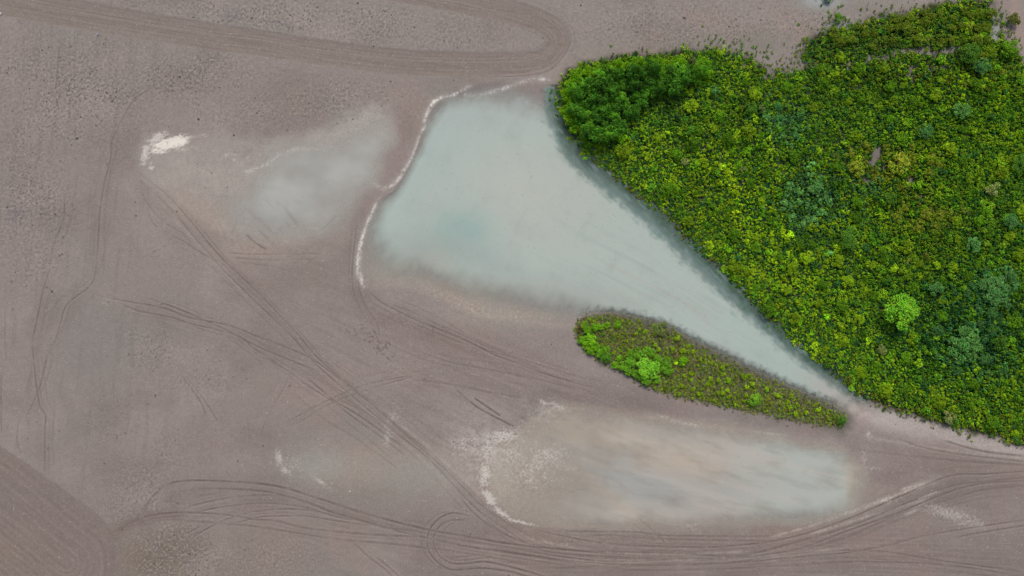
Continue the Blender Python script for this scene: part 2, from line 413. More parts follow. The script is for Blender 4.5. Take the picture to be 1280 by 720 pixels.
# soil thrown up pale between the wheel lines
pale = zeros()
for a_, w_, s_ in [([(960,672),(1020,655),(1080,634),(1130,614),(1165,603)], 1.8, .8), ([(1010,668),(1070,650),(1120,634),(1165,622)], 1.6, .7), ([(1040,640),(1080,632),(1110,622)], 2.2, .6), ([(1125,612),(1150,605),(1168,602)], 2.2, .8), ([(640,668),(740,688),(840,692),(940,688)], 1.6, .5), ([(700,700),(820,700),(960,694),(1060,684)], 1.8, .45),
        ([(800,520),(860,528),(920,536),(980,545)], 2.0, .8), ([(700,508),(760,517),(830,524)], 1.8, .6), ([(1080,545),(1150,558),(1220,568),(1290,575)], 2.2, .5), ([(430,650),(520,668),(620,686)], 1.6, .4), ([(200,262),(250,305),(310,372)], 1.4, .4), ([(420,478),(500,548),(560,604)], 1.6, .4), ([(486,520),(540,562),(600,618)], 2.0, .45)]:
    stroke(pale, a_, w_, s_)
mix((172, 162, 154), pale * np.clip(.7 + .7 * n_fin + .5 * n_px, 0, 1.2))
# salt and silt crusts (white)
salt = zeros()
def SALT(pts, w, s):
    f = zeros(); stroke(f, pts, w, s, True); np.maximum(salt, f, out=salt)
brk = n_px * .9 + n_px2 * .5 + n_fin * .5
SALT([(300,216),(318,212),(334,205),(350,193),(366,187),(384,186),(402,188)], 2.2, .6)
SALT([(404,230),(416,227),(440,226),(450,224)], 3.5, .55)
SALT([(535,150),(530,160),(524,172),(518,190),(512,203),(503,215)], 1.9, .9)
SALT([(590,107),(568,118),(552,122),(543,127),(536,138),(530,152)], 2.1, 1.25)
SALT([(690,101),(668,99),(645,105),(625,112),(600,118),(578,118)], 2.3, .95)
SALT([(512,205),(500,222),(490,232),(480,236),(466,229)], 2.0, 1.0)
SALT([(474,246),(467,262),(461,276),(455,292),(450,308),(447,326),(448,344),(455,358)], 2.2, 1.0)
SALT([(451,306),(448,322),(448,338),(452,350)], 2.6, 1.3)
edge_salt = salt * sstep(-.9, .6, brk) * np.clip(.85 + .8 * fbm(X / 24, Y / 24, 251, 3), .2, 1.15)
wash = np.clip(salt, 0, 1.3)
for _ in range(8):
    wash = (wash + np.roll(wash, 2, 0) + np.roll(wash, -2, 0) + np.roll(wash, 2, 1) + np.roll(wash, -2, 1)) / 5
mix((172, 168, 161), wash * .9 * np.clip(.7 + .6 * n_fin, .2, 1.1))
salt2 = blobs([(214,180,26,9,1.3,-15),(196,174,18,8,1.0,-30),(182,192,7,18,1.0,8),(200,188,14,7,.9,-10),(236,172,22,6,.7,-8),(228,186,26,5,.6,-5),(190,207,6,9,.7,-20)])
salt2 = sstep(.25, .95, salt2 + .42 * aniso(-12, 14, 4.5, 101, 3) + .28 * n_px - .12)
salt3 = blobs([(627,545,26,10,1.05,-12),(612,560,12,22,.85,8),(606,592,9,24,1.05,4),(612,622,7,14,1.3,-32),(626,640,14,4,1.35,38),(650,652,24,2.6,1.1,14),(640,565,22,20,.55,0),(585,555,26,16,.5,0),(688,570,34,18,.8,-12),(668,590,40,32,.55,0),(716,585,14,10,.55,0)])
salt3 = sstep(.35, 1.0, salt3 + .38 * n_px + .5 * n_px2 + .35 * aniso(25, 16, 4, 103, 3) - .08)
salt4 = blobs([(349,572,5,11,1.05,-8),(357,588,8,5,.95,40),(366,580,14,14,.45,0),(400,601,16,4,.75,35),(484,548,5,12,.75,10),(492,520,8,14,.5,30),(697,508,14,5,.8,25),(680,503,10,3,.9,25),
               (1140,638,12,3,.95,-28),(1185,641,40,9,.75,14),(1215,654,24,9,.65,10),(1160,618,18,2,.9,-18),(1140,612,24,2.2,.75,-22),(1108,625,16,5,.65,-12),(1080,570,5,16,.55,0),(1090,585,14,3,.55,0),(1085,543,4,6,.7,0),
               (1060,640,22,2.5,.7,-16),(1020,652,22,2.5,.5,-12),(860,530,30,3,.7,9),(830,521,18,2,.6,12),(965,542,18,2,.5,8),(863,658,14,3,.7,32),(870,655,6,2.5,.6,0),(944,645,4,4,.75,0),(774,665,3,3,.8,0),(883,684,3,3,.45,0),(1150,604,26,3,.4,-24)])
salt4 = sstep(.15, 1.25, salt4 + .38 * n_px + .4 * n_px2 + .15 * n_fin)
salt_all = np.clip(np.maximum.reduce([edge_salt * .85, salt2 * .95, salt3 * .82, salt4 * .68]), 0, 1)
mix((172, 162, 142), (blob(585, 380, 46, 10, 22) + blob(655, 392, 40, 8, 5) * .7) * sstep(-.2, .5, n_px * .6 + n_px2 * .5 + n_fin * .3) * .8)
mix((150, 146, 139), blob(500, 350, 50, 20, 10) * .5 + blob(620, 400, 90, 14, 6) * .5)
# silts of the lower pond (bed)
b3 = sstep(-8, 10, sd_low + n_mid * 5 + n_fin * 3)
mix((152, 143, 133), b3 * .85)
low_tint = zeros()
mix((141, 136, 131), b3 * sstep(0, .6, fbm(X / 60, Y / 40, 105, 3)) * .5)
mix((162, 154, 141), (blob(625, 600, 22, 42) + blob(660, 560, 30, 24) * .7) * .75 * b3)
mix((158, 150, 140), (blob(510, 585, 80, 32, 8)) * .55 + blob(410, 585, 60, 22, 10) * .45)
mix((146, 150, 146), blob(395, 580, 40, 16) * .45 + blob(520, 590, 50, 25) * .3)
mix((168, 160, 155), (blob(590, 550, 34, 22) * .6) * sstep(-.2, .4, aniso(30, 30, 4, 107)))
mix((182, 178, 171), (blob(655, 575, 62, 40) * .55 + blob(600, 560, 34, 40, -20) * .4 + blob(690, 520, 40, 14, 24) * .4) * np.clip(.6 + .7 * n_fin + .6 * n_px, 0, 1.2))
# the gravel strip beside the thicket's lower edge
gv, _ = line_dist([(1040,492),(1072,510),(1110,522),(1160,535),(1215,550),(1290,566)], 50)
mix((172, 164, 158), sstep(np.interp(X, [1040, 1100, 1280], [26, 25, 15]), 3, gv + n_fin * 4) * .9 * sstep(1015, 1070, X) * (.85 + .25 * n_px))
mix((182, 175, 169), blob(1085, 514, 50, 12, 24) * .6)
mix((150, 134, 132), blob(1075, 525, 14, 20) * .5)
mix((184, 176, 168), salt_all * 0)
mix((199, 194, 187), salt_all)
mix((222, 220, 214), edge_salt ** 2 * .6)
mix((226, 222, 212), np.clip(salt2 * sstep(.2, .5, blob(212, 181, 24, 9, -20)) + salt * 0, 0, 1) * .9)
# wheel ruts cut through everything
mix((98, 88, 85), trk * .88)
# dark, wet, leaf-littered soil below the plants
litter = np.maximum(sstep(-9, 5, sd_thick + n_mid * 5 + n_fin * 4), 0)
bare = blobs([(985,82,34,12,.9,-8),(962,92,14,10,.7,0),(1150,66,40,6,.85,2),(1185,62,24,8,.5,0),(925,82,20,8,.45,-10),(1100,72,36,5,.6,-6),(1093,196,7,14,1.1,12),(1100,208,8,10,.7,30),(1135,228,9,8,.7,30),(1150,246,6,6,.6,0),
              (1082,225,10,6,.55,0),(1035,140,16,7,.5,0),(1243,32,8,22,1.1,0),(1155,85,40,7,.55,5),(1075,28,30,6,.5,-15),(1208,264,9,5,.5,0),(905,95,14,8,.3,0),(1060,85,28,8,.45,-10),(1262,50,6,14,.7,-25),
              (1020,145,30,10,.35,0),(1130,95,40,8,.35,0)])
bare = np.clip(bare * (1 + .5 * n_fin), 0, 1)
bare_m = sstep(.2, .85, bare + n_fin * .32 + n_px * .12)
mix((48, 54, 30), litter * (1 - bare_m * .95))
mix((128, 124, 118), litter * bare_m * .75)
mix((118, 122, 112), blob(905, 58, 50, 16, -4) * .35 + blob(955, 55, 40, 18) * .3)
mix((160, 170, 168), blob(1027, 3, 24, 8) * .85 + blob(1052, 33, 16, 8) * .55 + blob(1243, 40, 7, 20) * .5)
isl_l = sstep(-4, 5, sd_isl + n_fin * 3)
mix((86, 90, 62), isl_l * .95)
mix((116, 112, 96), isl_l * sstep(0, .5, n_mid + n_fin * .4) * .5)
mix((78, 82, 55), isl_l * sstep(0, .5, fbm(X / 18, Y / 18, 111, 3)) * .5)
isl_n = sstep(16, 0, np.abs(sd_isl + 2) + n_fin * 6) * np.clip(sstep(30, -18, (Y - 455) - (X - 880) * .5), 0, 1) * (sd_isl < 6)
mix((88, 90, 80), isl_n * .8)
thk_m = sstep(22, 2, -sd_thick + n_fin * 8) * sstep(1120, 1060, X) * (Y > 105)  # bed colour darkened in a band just outside the thicket's pond edge
mix((84, 84, 74), thk_m * .8)
# the worn path beside the far right corner
pth, _ = line_dist([(1266,-30),(1268,10),(1272,40),(1282,72),(1300,100)], 30)
mix((150, 135, 128), sstep(9, 3, pth + n_fin * 3))

def blur(a, k):
    for _ in range(k):
        a = (a + np.roll(a, 1, 0) + np.roll(a, -1, 0)) / 3
        a = (a + np.roll(a, 1, 1) + np.roll(a, -1, 1)) / 3
    return a
berm = np.clip(blur(trk, 3) * 1.3 - trk * .9, 0, .5)
mix((158, 147, 140), berm * 1.1)
# ------------------------------------------------------------------ ground relief (metres)
Z = .30 + n_big * .06 + n_mid * .035 + n_fin * .012 * (1 + rough)
Z += rough * (.035 * n_px + .03 * n_px2)
Z -= road * .05 + road2 * .05
Z += berm * .16
Z -= trk * .09 + (rl + st2 * .6) * .035
Z += np.clip(salt_all, 0, 1) * .01
rd_far = np.maximum(np.maximum(-X, X - 1280), np.maximum(-Y, Y - 720))
far = sstep(120, 1500, rd_far)
Z = Z * (1 - far) + far * .3
# pond beds
din = np.maximum(sd_pin, 0)
ramp_main = np.clip((sd_pond + 2) / np.maximum(sd_pond + 2 + np.maximum(-sd_pin, 0), 1e-3), 0, 1) * (sd_pond > -2)
wob = fbm(X / 30, Y / 30, 121, 4)
ramp_s = sstep(-26, 26, sd_small + n_mid * 8 + n_fin * 1.5 + n_px * 1.5)
ramp_l = sstep(-4, 26, sd_low + n_mid * 6 + n_fin * 2)
Z = Z * (1 - sstep(-6, 3, sd_pond)) + sstep(-6, 3, sd_pond) * (.18 - .75 * sstep(0, .6, ramp_main))
m_s, m_l = sstep(-42, -18, sd_small + n_mid * 6), sstep(-24, -2, sd_low + n_mid * 3)
Z = np.where(sd_pond < 0, Z * (1 - m_s) + m_s * .10, Z)
Z = np.where(sd_pond < 0, Z * (1 - m_l) + m_l * .10, Z)
Z = np.where(sd_isl > -3, np.maximum(Z, .22), Z)
wet = np.clip(.25 * wide + .4 * sstep(-14, 2, sd_pond), 0, 1)

# ------------------------------------------------------------------ milky water: colour of the silt in it, and how much of the bed it hides
WC = np.empty((NY, NX, 3), np.float32); WC[:] = lin((170, 183, 176))
def wmix(rgb, m): mix(rgb, m, WC)
wmix((163, 180, 176), blob(540, 200, 60, 80) * .8 + blob(640, 180, 90, 35) * .5)
wmix((161, 173, 171), blob(600, 140, 80, 26) * .75 + blob(655, 125, 40, 25) * .5)
wmix((178, 184, 175), blob(660, 240, 110, 75, 25) * .8 + blob(545, 262, 24, 30) * .4)
wmix((150, 174, 168), (blob(578, 285, 38, 26, 20) * .85 + blob(560, 310, 44, 28) * .4) * np.clip(.9 + .5 * n_mid, 0, 1.2))
wmix((152, 164, 163), blob(520, 320, 44, 26) * .6 + blob(610, 325, 44, 16, 25) * .5)
wmix((166, 164, 152), (blob(545, 330, 36, 34) * .45 + blob(600, 372, 120, 18, 8) * .8 + blob(490, 340, 36, 24) * .5))
wmix((158, 160, 155), blob(690, 372, 90, 24, 5) * .6)
wmix((170, 165, 158), sstep(.05, .6, aniso(28, 110, 7, 131)) * blob(850, 390, 120, 28, 28) * .5)
wmix((186, 190, 184), sstep(.0, .6, aniso(32, 140, 5, 133, 4)) * blob(880, 390, 160, 40, 35) * .45)
wmix((156, 172, 170), sstep(.1, .6, aniso(27, 120, 8, 135)) * blob(800, 350, 150, 50, 25) * .5)
wmix((163, 182, 175), blob(960, 445, 90, 18, 38) * .5)
wmix((172, 164, 158), blob(1040, 490, 40, 18, 35) * .6)
cov = sstep(0.0, 1.05, ramp_main + wob * .16 + n_mid * .07 + aniso(118, 34, 9, 137) * .05)
cov = np.where(sd_pond > -2, cov, 0) * (1 - sstep(1050, 1092, X) * .6)
# dark teal band in the water colour along the thicket's edge
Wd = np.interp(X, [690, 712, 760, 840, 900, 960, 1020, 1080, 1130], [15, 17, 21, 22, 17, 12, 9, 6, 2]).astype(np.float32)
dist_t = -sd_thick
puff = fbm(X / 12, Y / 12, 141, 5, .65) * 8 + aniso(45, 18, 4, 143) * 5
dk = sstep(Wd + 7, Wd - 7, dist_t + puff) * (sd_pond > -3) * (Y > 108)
deep = sstep(Wd * .8, 0, dist_t + puff * .7)  # tone darker still close to the thicket
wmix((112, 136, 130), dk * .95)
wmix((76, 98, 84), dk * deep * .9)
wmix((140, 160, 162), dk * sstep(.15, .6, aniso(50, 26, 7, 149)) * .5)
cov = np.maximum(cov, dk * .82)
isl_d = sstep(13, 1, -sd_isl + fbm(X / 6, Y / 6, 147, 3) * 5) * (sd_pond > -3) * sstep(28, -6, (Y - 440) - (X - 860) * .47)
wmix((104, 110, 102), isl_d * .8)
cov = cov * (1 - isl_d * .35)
# small pond
cs = ramp_s * np.clip(.85 + .5 * fbm(X / 70, Y / 45, 191, 3), .4, 1) * .84
ws = (sd_small > -45)
wmix_s = ws & (X < 500) & (cs > 0) & (sd_pond < -1)
def wmixw(rgb, m, sel): mix(rgb, np.where(sel, m, 0), WC)
wmixw((176, 178, 173), np.ones_like(X), wmix_s)
wmixw((166, 168, 165), blob(390, 215, 24, 26) * .6 + blob(345, 270, 22, 18) * .7, wmix_s)
wmixw((180, 183, 178), blob(350, 235, 40, 22) * .7 + blob(430, 225, 30, 22) * .5, wmix_s)
wmixw((150, 143, 140), sstep(.1, .5, aniso(50, 40, 6, 151)) * blob(345, 275, 40, 22) * .7, wmix_s)
# lower pond
sl_ = (sd_low > -25) & (sd_pond < -1) & (Y > 495)
cl = ramp_l * np.clip(1 + .45 * aniso(18, 60, 16, 185, 5), .5, 1) * np.clip(.45 + .7 * sstep(640, 860, X) + .3 * n_mid, 0.15, 1) * .95
wmixw((174, 170, 162), np.ones_like(X), sl_)
wmixw((174, 181, 175), sstep(880, 990, X + n_mid * 40) * .95, sl_)
wmixw((181, 172, 158), (blob(705, 532, 66, 20, 22) + blob(835, 575, 66, 24, 12) * 1.1 + blob(775, 550, 56, 18, 24) * .7 + blob(762, 622, 52, 8, 40) * 1.0) * np.clip(.95 + .5 * fbm(X / 30, Y / 22, 157, 3), .3, 1.1), sl_)
wmixw((164, 165, 161), (blob(800, 605, 70, 22, 18) + blob(770, 568, 34, 14) * .6 + blob(880, 615, 70, 18) * .6 + blob(860, 545, 40, 10) * .4) * np.clip(.9 + .6 * n_mid, .2, 1.2), sl_)
wmixw((178, 167, 152), blob(1066, 598, 9, 34) * .85, sl_)
wmixw((176, 180, 172), sstep(.1, .6, aniso(2, 100, 8, 153)) * blob(990, 590, 90, 36) * .5, sl_)
wmixw((188, 184, 175), sstep(-.1, .6, aniso(13, 120, 14, 181, 5)) * .45, sl_)
wmixw((150, 147, 142), sstep(-.05, .6, aniso(20, 80, 12, 183, 5)) * .28 * sstep(960, 800, X), sl_)
wmixw((184, 182, 174), sstep(.1, .5, aniso(4, 150, 3, 187, 3)) * .22, sl_)
wmixw((150, 150, 146), blob(980, 645, 70, 9) * .6, sl_)
cl *= 1 - .75 * np.clip(blob(640, 590, 60, 60), 0, 1)
# thin silt film shows nothing on the salt speckles
cov_all = np.where(sl_, cl, np.where(wmix_s, cs, cov)).astype(np.float32)
cov_all *= 1 - .8 * np.clip(salt_all * (1 - dk), 0, 1)
WC *= (1 + .012 * n_px[..., None])

# ------------------------------------------------------------------ materials
def new_mat(name):
    m = bpy.data.materials.new(name); m.use_nodes = True
    nt = m.node_tree
    return m, nt, nt.nodes['Principled BSDF'], nt.nodes['Material Output']
def math_node(nt, op, a, b=None):
    n = nt.nodes.new('ShaderNodeMath'); n.operation = op
    for i, v in enumerate((a, b)):
        if v is None: continue
        if isinstance(v, (int, float)): n.inputs[i].default_value = v
        else: nt.links.new(v, n.inputs[i])
    return n.outputs[0]

soil, nt, bs, out = new_mat('soil')
at = nt.nodes.new('ShaderNodeAttribute'); at.attribute_name = 'soil_colour'
wt = nt.nodes.new('ShaderNodeAttribute'); wt.attribute_name = 'wetness'
ge = nt.nodes.new('ShaderNodeNewGeometry')
nz = nt.nodes.new('ShaderNodeTexNoise'); nz.inputs['Scale'].default_value = 3.0; nz.inputs['Detail'].default_value = 5; nz.inputs['Roughness'].default_value = .7
nt.links.new(ge.outputs['Position'], nz.inputs['Vector'])
nz2 = nt.nodes.new('ShaderNodeTexNoise'); nz2.inputs['Scale'].default_value = .9; nz2.inputs['Detail'].default_value = 6; nz2.inputs['Roughness'].default_value = .65
nt.links.new(ge.outputs['Position'], nz2.inputs['Vector'])
mr = nt.nodes.new('ShaderNodeMapRange'); mr.inputs[1].default_value = .3; mr.inputs[2].default_value = .7; mr.inputs[3].default_value = .82; mr.inputs[4].default_value = 1.18
nt.links.new(nz.outputs['Fac'], mr.inputs[0])
mr2 = nt.nodes.new('ShaderNodeMapRange'); mr2.inputs[1].default_value = .3; mr2.inputs[2].default_value = .7; mr2.inputs[3].default_value = .93; mr2.inputs[4].default_value = 1.07
nt.links.new(nz2.outputs['Fac'], mr2.inputs[0])
k = math_node(nt, 'MULTIPLY', mr.outputs[0], mr2.outputs[0])
vm = nt.nodes.new('ShaderNodeVectorMath'); vm.operation = 'SCALE'
nt.links.new(at.outputs['Color'], vm.inputs[0]); nt.links.new(k, vm.inputs['Scale'])
nt.links.new(vm.outputs[0], bs.inputs['Base Color'])
nt.links.new(math_node(nt, 'SUBTRACT', .95, math_node(nt, 'MULTIPLY', wt.outputs['Fac'], .35)), bs.inputs['Roughness'])
bs.inputs['Specular IOR Level'].default_value = .18
bp = nt.nodes.new('ShaderNodeBump'); bp.inputs['Strength'].default_value = .55; bp.inputs['Distance'].default_value = .06
nt.links.new(nz.outputs['Fac'], bp.inputs['Height']); nt.links.new(bp.outputs[0], bs.inputs['Normal'])

water_m, nt, bs, out = new_mat('milky_water')
at = nt.nodes.new('ShaderNodeAttribute'); at.attribute_name = 'silt_colour'
cv = nt.nodes.new('ShaderNodeAttribute'); cv.attribute_name = 'turbidity'
nt.links.new(at.outputs['Color'], bs.inputs['Base Color'])
tl_ = nt.nodes.new('ShaderNodeBsdfTranslucent'); nt.links.new(at.outputs['Color'], tl_.inputs['Color'])
fw = nt.nodes.new('ShaderNodeVectorMath'); fw.operation = 'SCALE'; fw.inputs['Scale'].default_value = 1.15
nt.links.new(at.outputs['Color'], fw.inputs[0]); nt.links.new(fw.outputs[0], tl_.inputs['Color'])
ad = nt.nodes.new('ShaderNodeAddShader'); nt.links.new(bs.outputs[0], ad.inputs[0]); nt.links.new(tl_.outputs[0], ad.inputs[1])
tp = nt.nodes.new('ShaderNodeBsdfTransparent')
mxw = nt.nodes.new('ShaderNodeMixShader'); nt.links.new(cv.outputs['Fac'], mxw.inputs[0])
nt.links.new(tp.outputs[0], mxw.inputs[1]); nt.links.new(ad.outputs[0], mxw.inputs[2]); nt.links.new(mxw.outputs[0], out.inputs['Surface'])
bs.inputs['Roughness'].default_value = .12
bs.inputs['IOR'].default_value = 1.33
ge = nt.nodes.new('ShaderNodeNewGeometry')
nz = nt.nodes.new('ShaderNodeTexNoise'); nz.inputs['Scale'].default_value = .8; nz.inputs['Detail'].default_value = 3
nt.links.new(ge.outputs['Position'], nz.inputs['Vector'])
bp = nt.nodes.new('ShaderNodeBump'); bp.inputs['Strength'].default_value = .05; bp.inputs['Distance'].default_value = .1
nt.links.new(nz.outputs['Fac'], bp.inputs['Height']); nt.links.new(bp.outputs[0], bs.inputs['Normal'])

leaf_m, nt, bs, out = new_mat('leaves')
at = nt.nodes.new('ShaderNodeAttribute'); at.attribute_name = 'leaf_colour'
oi = nt.nodes.new('ShaderNodeObjectInfo')
vm = nt.nodes.new('ShaderNodeVectorMath'); vm.operation = 'MULTIPLY'
nt.links.new(at.outputs['Color'], vm.inputs[0]); nt.links.new(oi.outputs['Color'], vm.inputs[1])
nt.links.new(vm.outputs[0], bs.inputs['Base Color'])
bs.inputs['Roughness'].default_value = .6
bs.inputs['Specular IOR Level'].default_value = .12
tr = nt.nodes.new('ShaderNodeBsdfTranslucent'); nt.links.new(vm.outputs[0], tr.inputs['Color'])
mx = nt.nodes.new('ShaderNodeMixShader'); mx.inputs[0].default_value = .36
nt.links.new(bs.outputs[0], mx.inputs[1]); nt.links.new(tr.outputs[0], mx.inputs[2]); nt.links.new(mx.outputs[0], out.inputs['Surface'])

bark_m, nt, bs, out = new_mat('bark')
nz = nt.nodes.new('ShaderNodeTexNoise'); nz.inputs['Scale'].default_value = 9
cr = nt.nodes.new('ShaderNodeValToRGB'); cr.color_ramp.elements[0].color = (.05, .04, .03, 1); cr.color_ramp.elements[1].color = (.16, .13, .10, 1)
nt.links.new(nz.outputs['Fac'], cr.inputs[0]); nt.links.new(cr.outputs[0], bs.inputs['Base Color']); bs.inputs['Roughness'].default_value = .9

stone_m, nt, bs, out = new_mat('stone')
nz = nt.nodes.new('ShaderNodeTexNoise'); nz.inputs['Scale'].default_value = 6; nz.inputs['Detail'].default_value = 6
cr = nt.nodes.new('ShaderNodeValToRGB'); cr.color_ramp.elements[0].color = (.55, .55, .55, 1); cr.color_ramp.elements[1].color = (1.2, 1.2, 1.2, 1)
oi = nt.nodes.new('ShaderNodeObjectInfo')
vm = nt.nodes.new('ShaderNodeVectorMath'); vm.operation = 'MULTIPLY'
nt.links.new(nz.outputs['Fac'], cr.inputs[0]); nt.links.new(cr.outputs[0], vm.inputs[0]); nt.links.new(oi.outputs['Color'], vm.inputs[1])
nt.links.new(vm.outputs[0], bs.inputs['Base Color']); bs.inputs['Roughness'].default_value = .85

# ------------------------------------------------------------------ mesh builders
def quads_mesh(name, co, faces, attrs, mat, smooth=True):
    me = bpy.data.meshes.new(name)
    nv, nf = len(co), len(faces)
    me.vertices.add(nv); me.vertices.foreach_set('co', np.ascontiguousarray(co, np.float32).ravel())
    me.loops.add(nf * 4); me.loops.foreach_set('vertex_index', np.ascontiguousarray(faces, np.int32).ravel())
    me.polygons.add(nf)
    me.polygons.foreach_set('loop_start', np.arange(0, nf * 4, 4, dtype=np.int32))
    me.polygons.foreach_set('use_smooth', np.full(nf, smooth, bool))
    for an, (kind, data) in attrs.items():
        if kind == 'C':
            a = me.attributes.new(an, 'FLOAT_COLOR', 'POINT')
            d = np.ones((nv, 4), np.float32); d[:, :3] = data
            a.data.foreach_set('color', d.ravel())
        else:
            a = me.attributes.new(an, 'FLOAT', 'POINT'); a.data.foreach_set('value', np.ascontiguousarray(data, np.float32))
    me.update(calc_edges=True)
    me.materials.append(mat)
    return me
idx = np.arange(NX * NY, dtype=np.int32).reshape(NY, NX)
QUADS = np.stack([idx[1:, :-1], idx[1:, 1:], idx[:-1, 1:], idx[:-1, :-1]], -1)       # (NY-1,NX-1,4)
PX, PY = (X - 640) * S, (360 - Y) * S
def sheet(name, fmask, z, attrs, mat):
    q = QUADS[fmask]
    u, inv = np.unique(q.ravel(), return_inverse=True)
    co = np.stack([PX.ravel()[u], PY.ravel()[u], z.ravel()[u]], -1)
    at = {k: (t, (d.reshape(-1, 3) if t == 'C' else d.ravel())[u]) for k, (t, d) in attrs.items()}
    me = quads_mesh(name, co, inv.reshape(-1, 4), at, mat)
    o = bpy.data.objects.new(name, me); COL.objects.link(o)
    o['kind'] = 'structure'
    return o
def fm(a): return a[:-1, :-1]
C *= SOIL_K * np.array([.905, .909, .902], np.float32); WC *= SOIL_K * .87 * np.array([.99, 1.0, 1.0], np.float32)
ga = {'soil_colour': ('C', C), 'wetness': ('F', wet)}
is_road = fm(road_all) > .5
sheet('ground', ~is_road, Z, ga, soil)
r1 = is_road & (fm(road) > .5)
sheet('dirt_road', r1, Z, ga, soil)
sheet('dirt_road', is_road & ~r1, Z, ga, soil)
wa = {'silt_colour': ('C', WC), 'turbidity': ('F', cov_all)}
wz = np.zeros_like(Z)
inner = (fm(np.abs(X - 640)) < 740)
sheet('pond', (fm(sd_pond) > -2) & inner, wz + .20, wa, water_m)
sheet('pond', fm(wmix_s) & (fm(cs) > .01) & inner, wz + .15, wa, water_m)
sheet('pond', fm(sl_) & (fm(cl) > .005), wz + .15, wa, water_m)

# ------------------------------------------------------------------ leaves
def leaf_quads(P, Nrm, size, r):
    """one kite-shaped leaf spray per point, lying across its normal"""
    n = len(P)
    a = r.normal(size=(n, 3)); a -= (a * Nrm).sum(1, keepdims=True) * Nrm; a /= np.linalg.norm(a, axis=1, keepdims=True) + 1e-9
    b = np.cross(Nrm, a)
    L = size[:, None] * (.8 + .5 * r.random((n, 1))); Wd_ = L * (.38 + .3 * r.random((n, 1)))
    droop = Nrm * L * .18
    v = np.stack([P - a * L * .55, P + b * Wd_ * .5 + droop, P + a * L * .55 - droop * .6, P - b * Wd_ * .5 + droop], 1)
    return v                                                      # (n,4,3)
def dome_cloud(n, r, rad, hgt, lobes, leaf, flat=.75):
    """leaf positions on a cluster of lobes filling a dome"""
    ang = r.random(lobes) * 2 * np.pi; rr = np.sqrt(r.random(lobes)) * .78
    lc = np.stack([np.cos(ang) * rr * rad, np.sin(ang) * rr * rad, hgt * (.45 + .45 * (1 - rr ** 2) + r.normal(0, .07, lobes))], -1)
    lr = rad * (.26 + .16 * r.random(lobes)) * (6 / max(lobes, 6)) ** .25
    k = r.integers(0, lobes, n)
    d = r.normal(size=(n, 3)); d[:, 2] = np.abs(d[:, 2]) * .9 - .25; d /= np.linalg.norm(d, axis=1, keepdims=True)
    P = lc[k] + d * lr[k][:, None] * np.array([1, 1, flat]) * (.65 + .4 * r.random((n, 1)))
    P[:, 2] = np.maximum(P[:, 2], .1)
    N = d * .8 + r.normal(0, .45, (n, 3)) + np.array([0, 0, .9]); N /= np.linalg.norm(N, axis=1, keepdims=True)
    return P, N, k, lc, lr

# ------------------------------------------------------------------ low growth that nobody could count
def sample(F, px, py):
    i = np.clip(np.round(px).astype(int) - int(xs[32]), 0, 1280 + 2 * M0) + 32
    j = np.clip(np.round(py).astype(int) - int(ys[32]), 0, 720 + 2 * M0) + 32
    return F[j, i]
PAL = {'yellow': (.185, .310, .006), 'lime': (.120, .290, .006), 'mid': (.070, .205, .008), 'deep': (.030, .110, .020), 'teal': (.072, .200, .045), 'olive': (.150, .190, .012), 'dry': (.17, .14, .05), 'bright': (.090, .230, .018), 'pale': (.20, .26, .07)}
PAL = {k: np.array(v, np.float32) for k, v in PAL.items()}
TEMPL = []
for t in range(14):
    r = np.random.default_rng(500 + t)
    P, N, k_, lc, lr = dome_cloud(62, r, .70, .85, 6, .3)
    TEMPL.append((leaf_quads(P, N, .25 + .15 * r.random(62), r), .62 + .76 * r.random(62)))
TEMPL_LOW = []
for t in range(8):
    r = np.random.default_rng(560 + t)
    P, N, k_, lc, lr = dome_cloud(22, r, .75, .6, 4, .3)
    TEMPL_LOW.append((leaf_quads(P, N, .42 + .2 * r.random(22), r), .6 + .8 * r.random(22)))
def scatter(name, px, py, cols, scl, zsc, seed, TEMPL=TEMPL):
    r = np.random.default_rng(seed)
    V = []; K = []
    tsel = r.integers(0, len(TEMPL), len(px)); rot = r.random(len(px)) * 6.283
    gz = sample(Z, px, py)
    for t in range(len(TEMPL)):
        m = np.where(tsel == t)[0]
        if len(m) == 0: continue
        v, sh = TEMPL[t]
        c, s = np.cos(rot[m])[:, None, None], np.sin(rot[m])[:, None, None]
        sc = scl[m][:, None, None]
        x = (v[None, :, :, 0] * c - v[None, :, :, 1] * s) * sc + ((px[m] - 640) * S)[:, None, None]
        y = (v[None, :, :, 0] * s + v[None, :, :, 1] * c) * sc + ((360 - py[m]) * S)[:, None, None]
        z = v[None, :, :, 2] * zsc[m][:, None, None] + gz[m][:, None, None]
        V.append(np.stack([x, y, z], -1).reshape(-1, 3))
        cc = cols[m][:, None, None, :] * sh[None, :, None, None]
        K.append(np.broadcast_to(cc, (len(m), v.shape[0], 4, 3)).reshape(-1, 3))
    V = np.concatenate(V); K = np.concatenate(K)
    me = quads_mesh(name, V, np.arange(len(V), dtype=np.int32).reshape(-1, 4), {'leaf_colour': ('C', K)}, leaf_m, False)
    o = bpy.data.objects.new(name, me); COL.objects.link(o)
    o['kind'] = 'stuff'
    return o
def jitter_grid(x0, x1, y0, y1, sp, seed):
    r = np.random.default_rng(seed)
    gx, gy = np.meshgrid(np.arange(x0, x1, sp), np.arange(y0, y1, sp * .9))
    gx = gx + (np.arange(gx.shape[0]) % 2)[:, None] * sp * .5
    return (gx + r.uniform(-.5, .5, gx.shape) * sp).ravel(), (gy + r.uniform(-.5, .5, gy.shape) * sp).ravel(), r
HEDGE = [(702,130),(716,98),(745,85),(790,80),(845,78),(880,84),(885,104),(850,116),(815,126),(790,150),(770,172),(745,178),(722,168),(706,150)]
sd_hedge = sdf(HEDGE, 60)
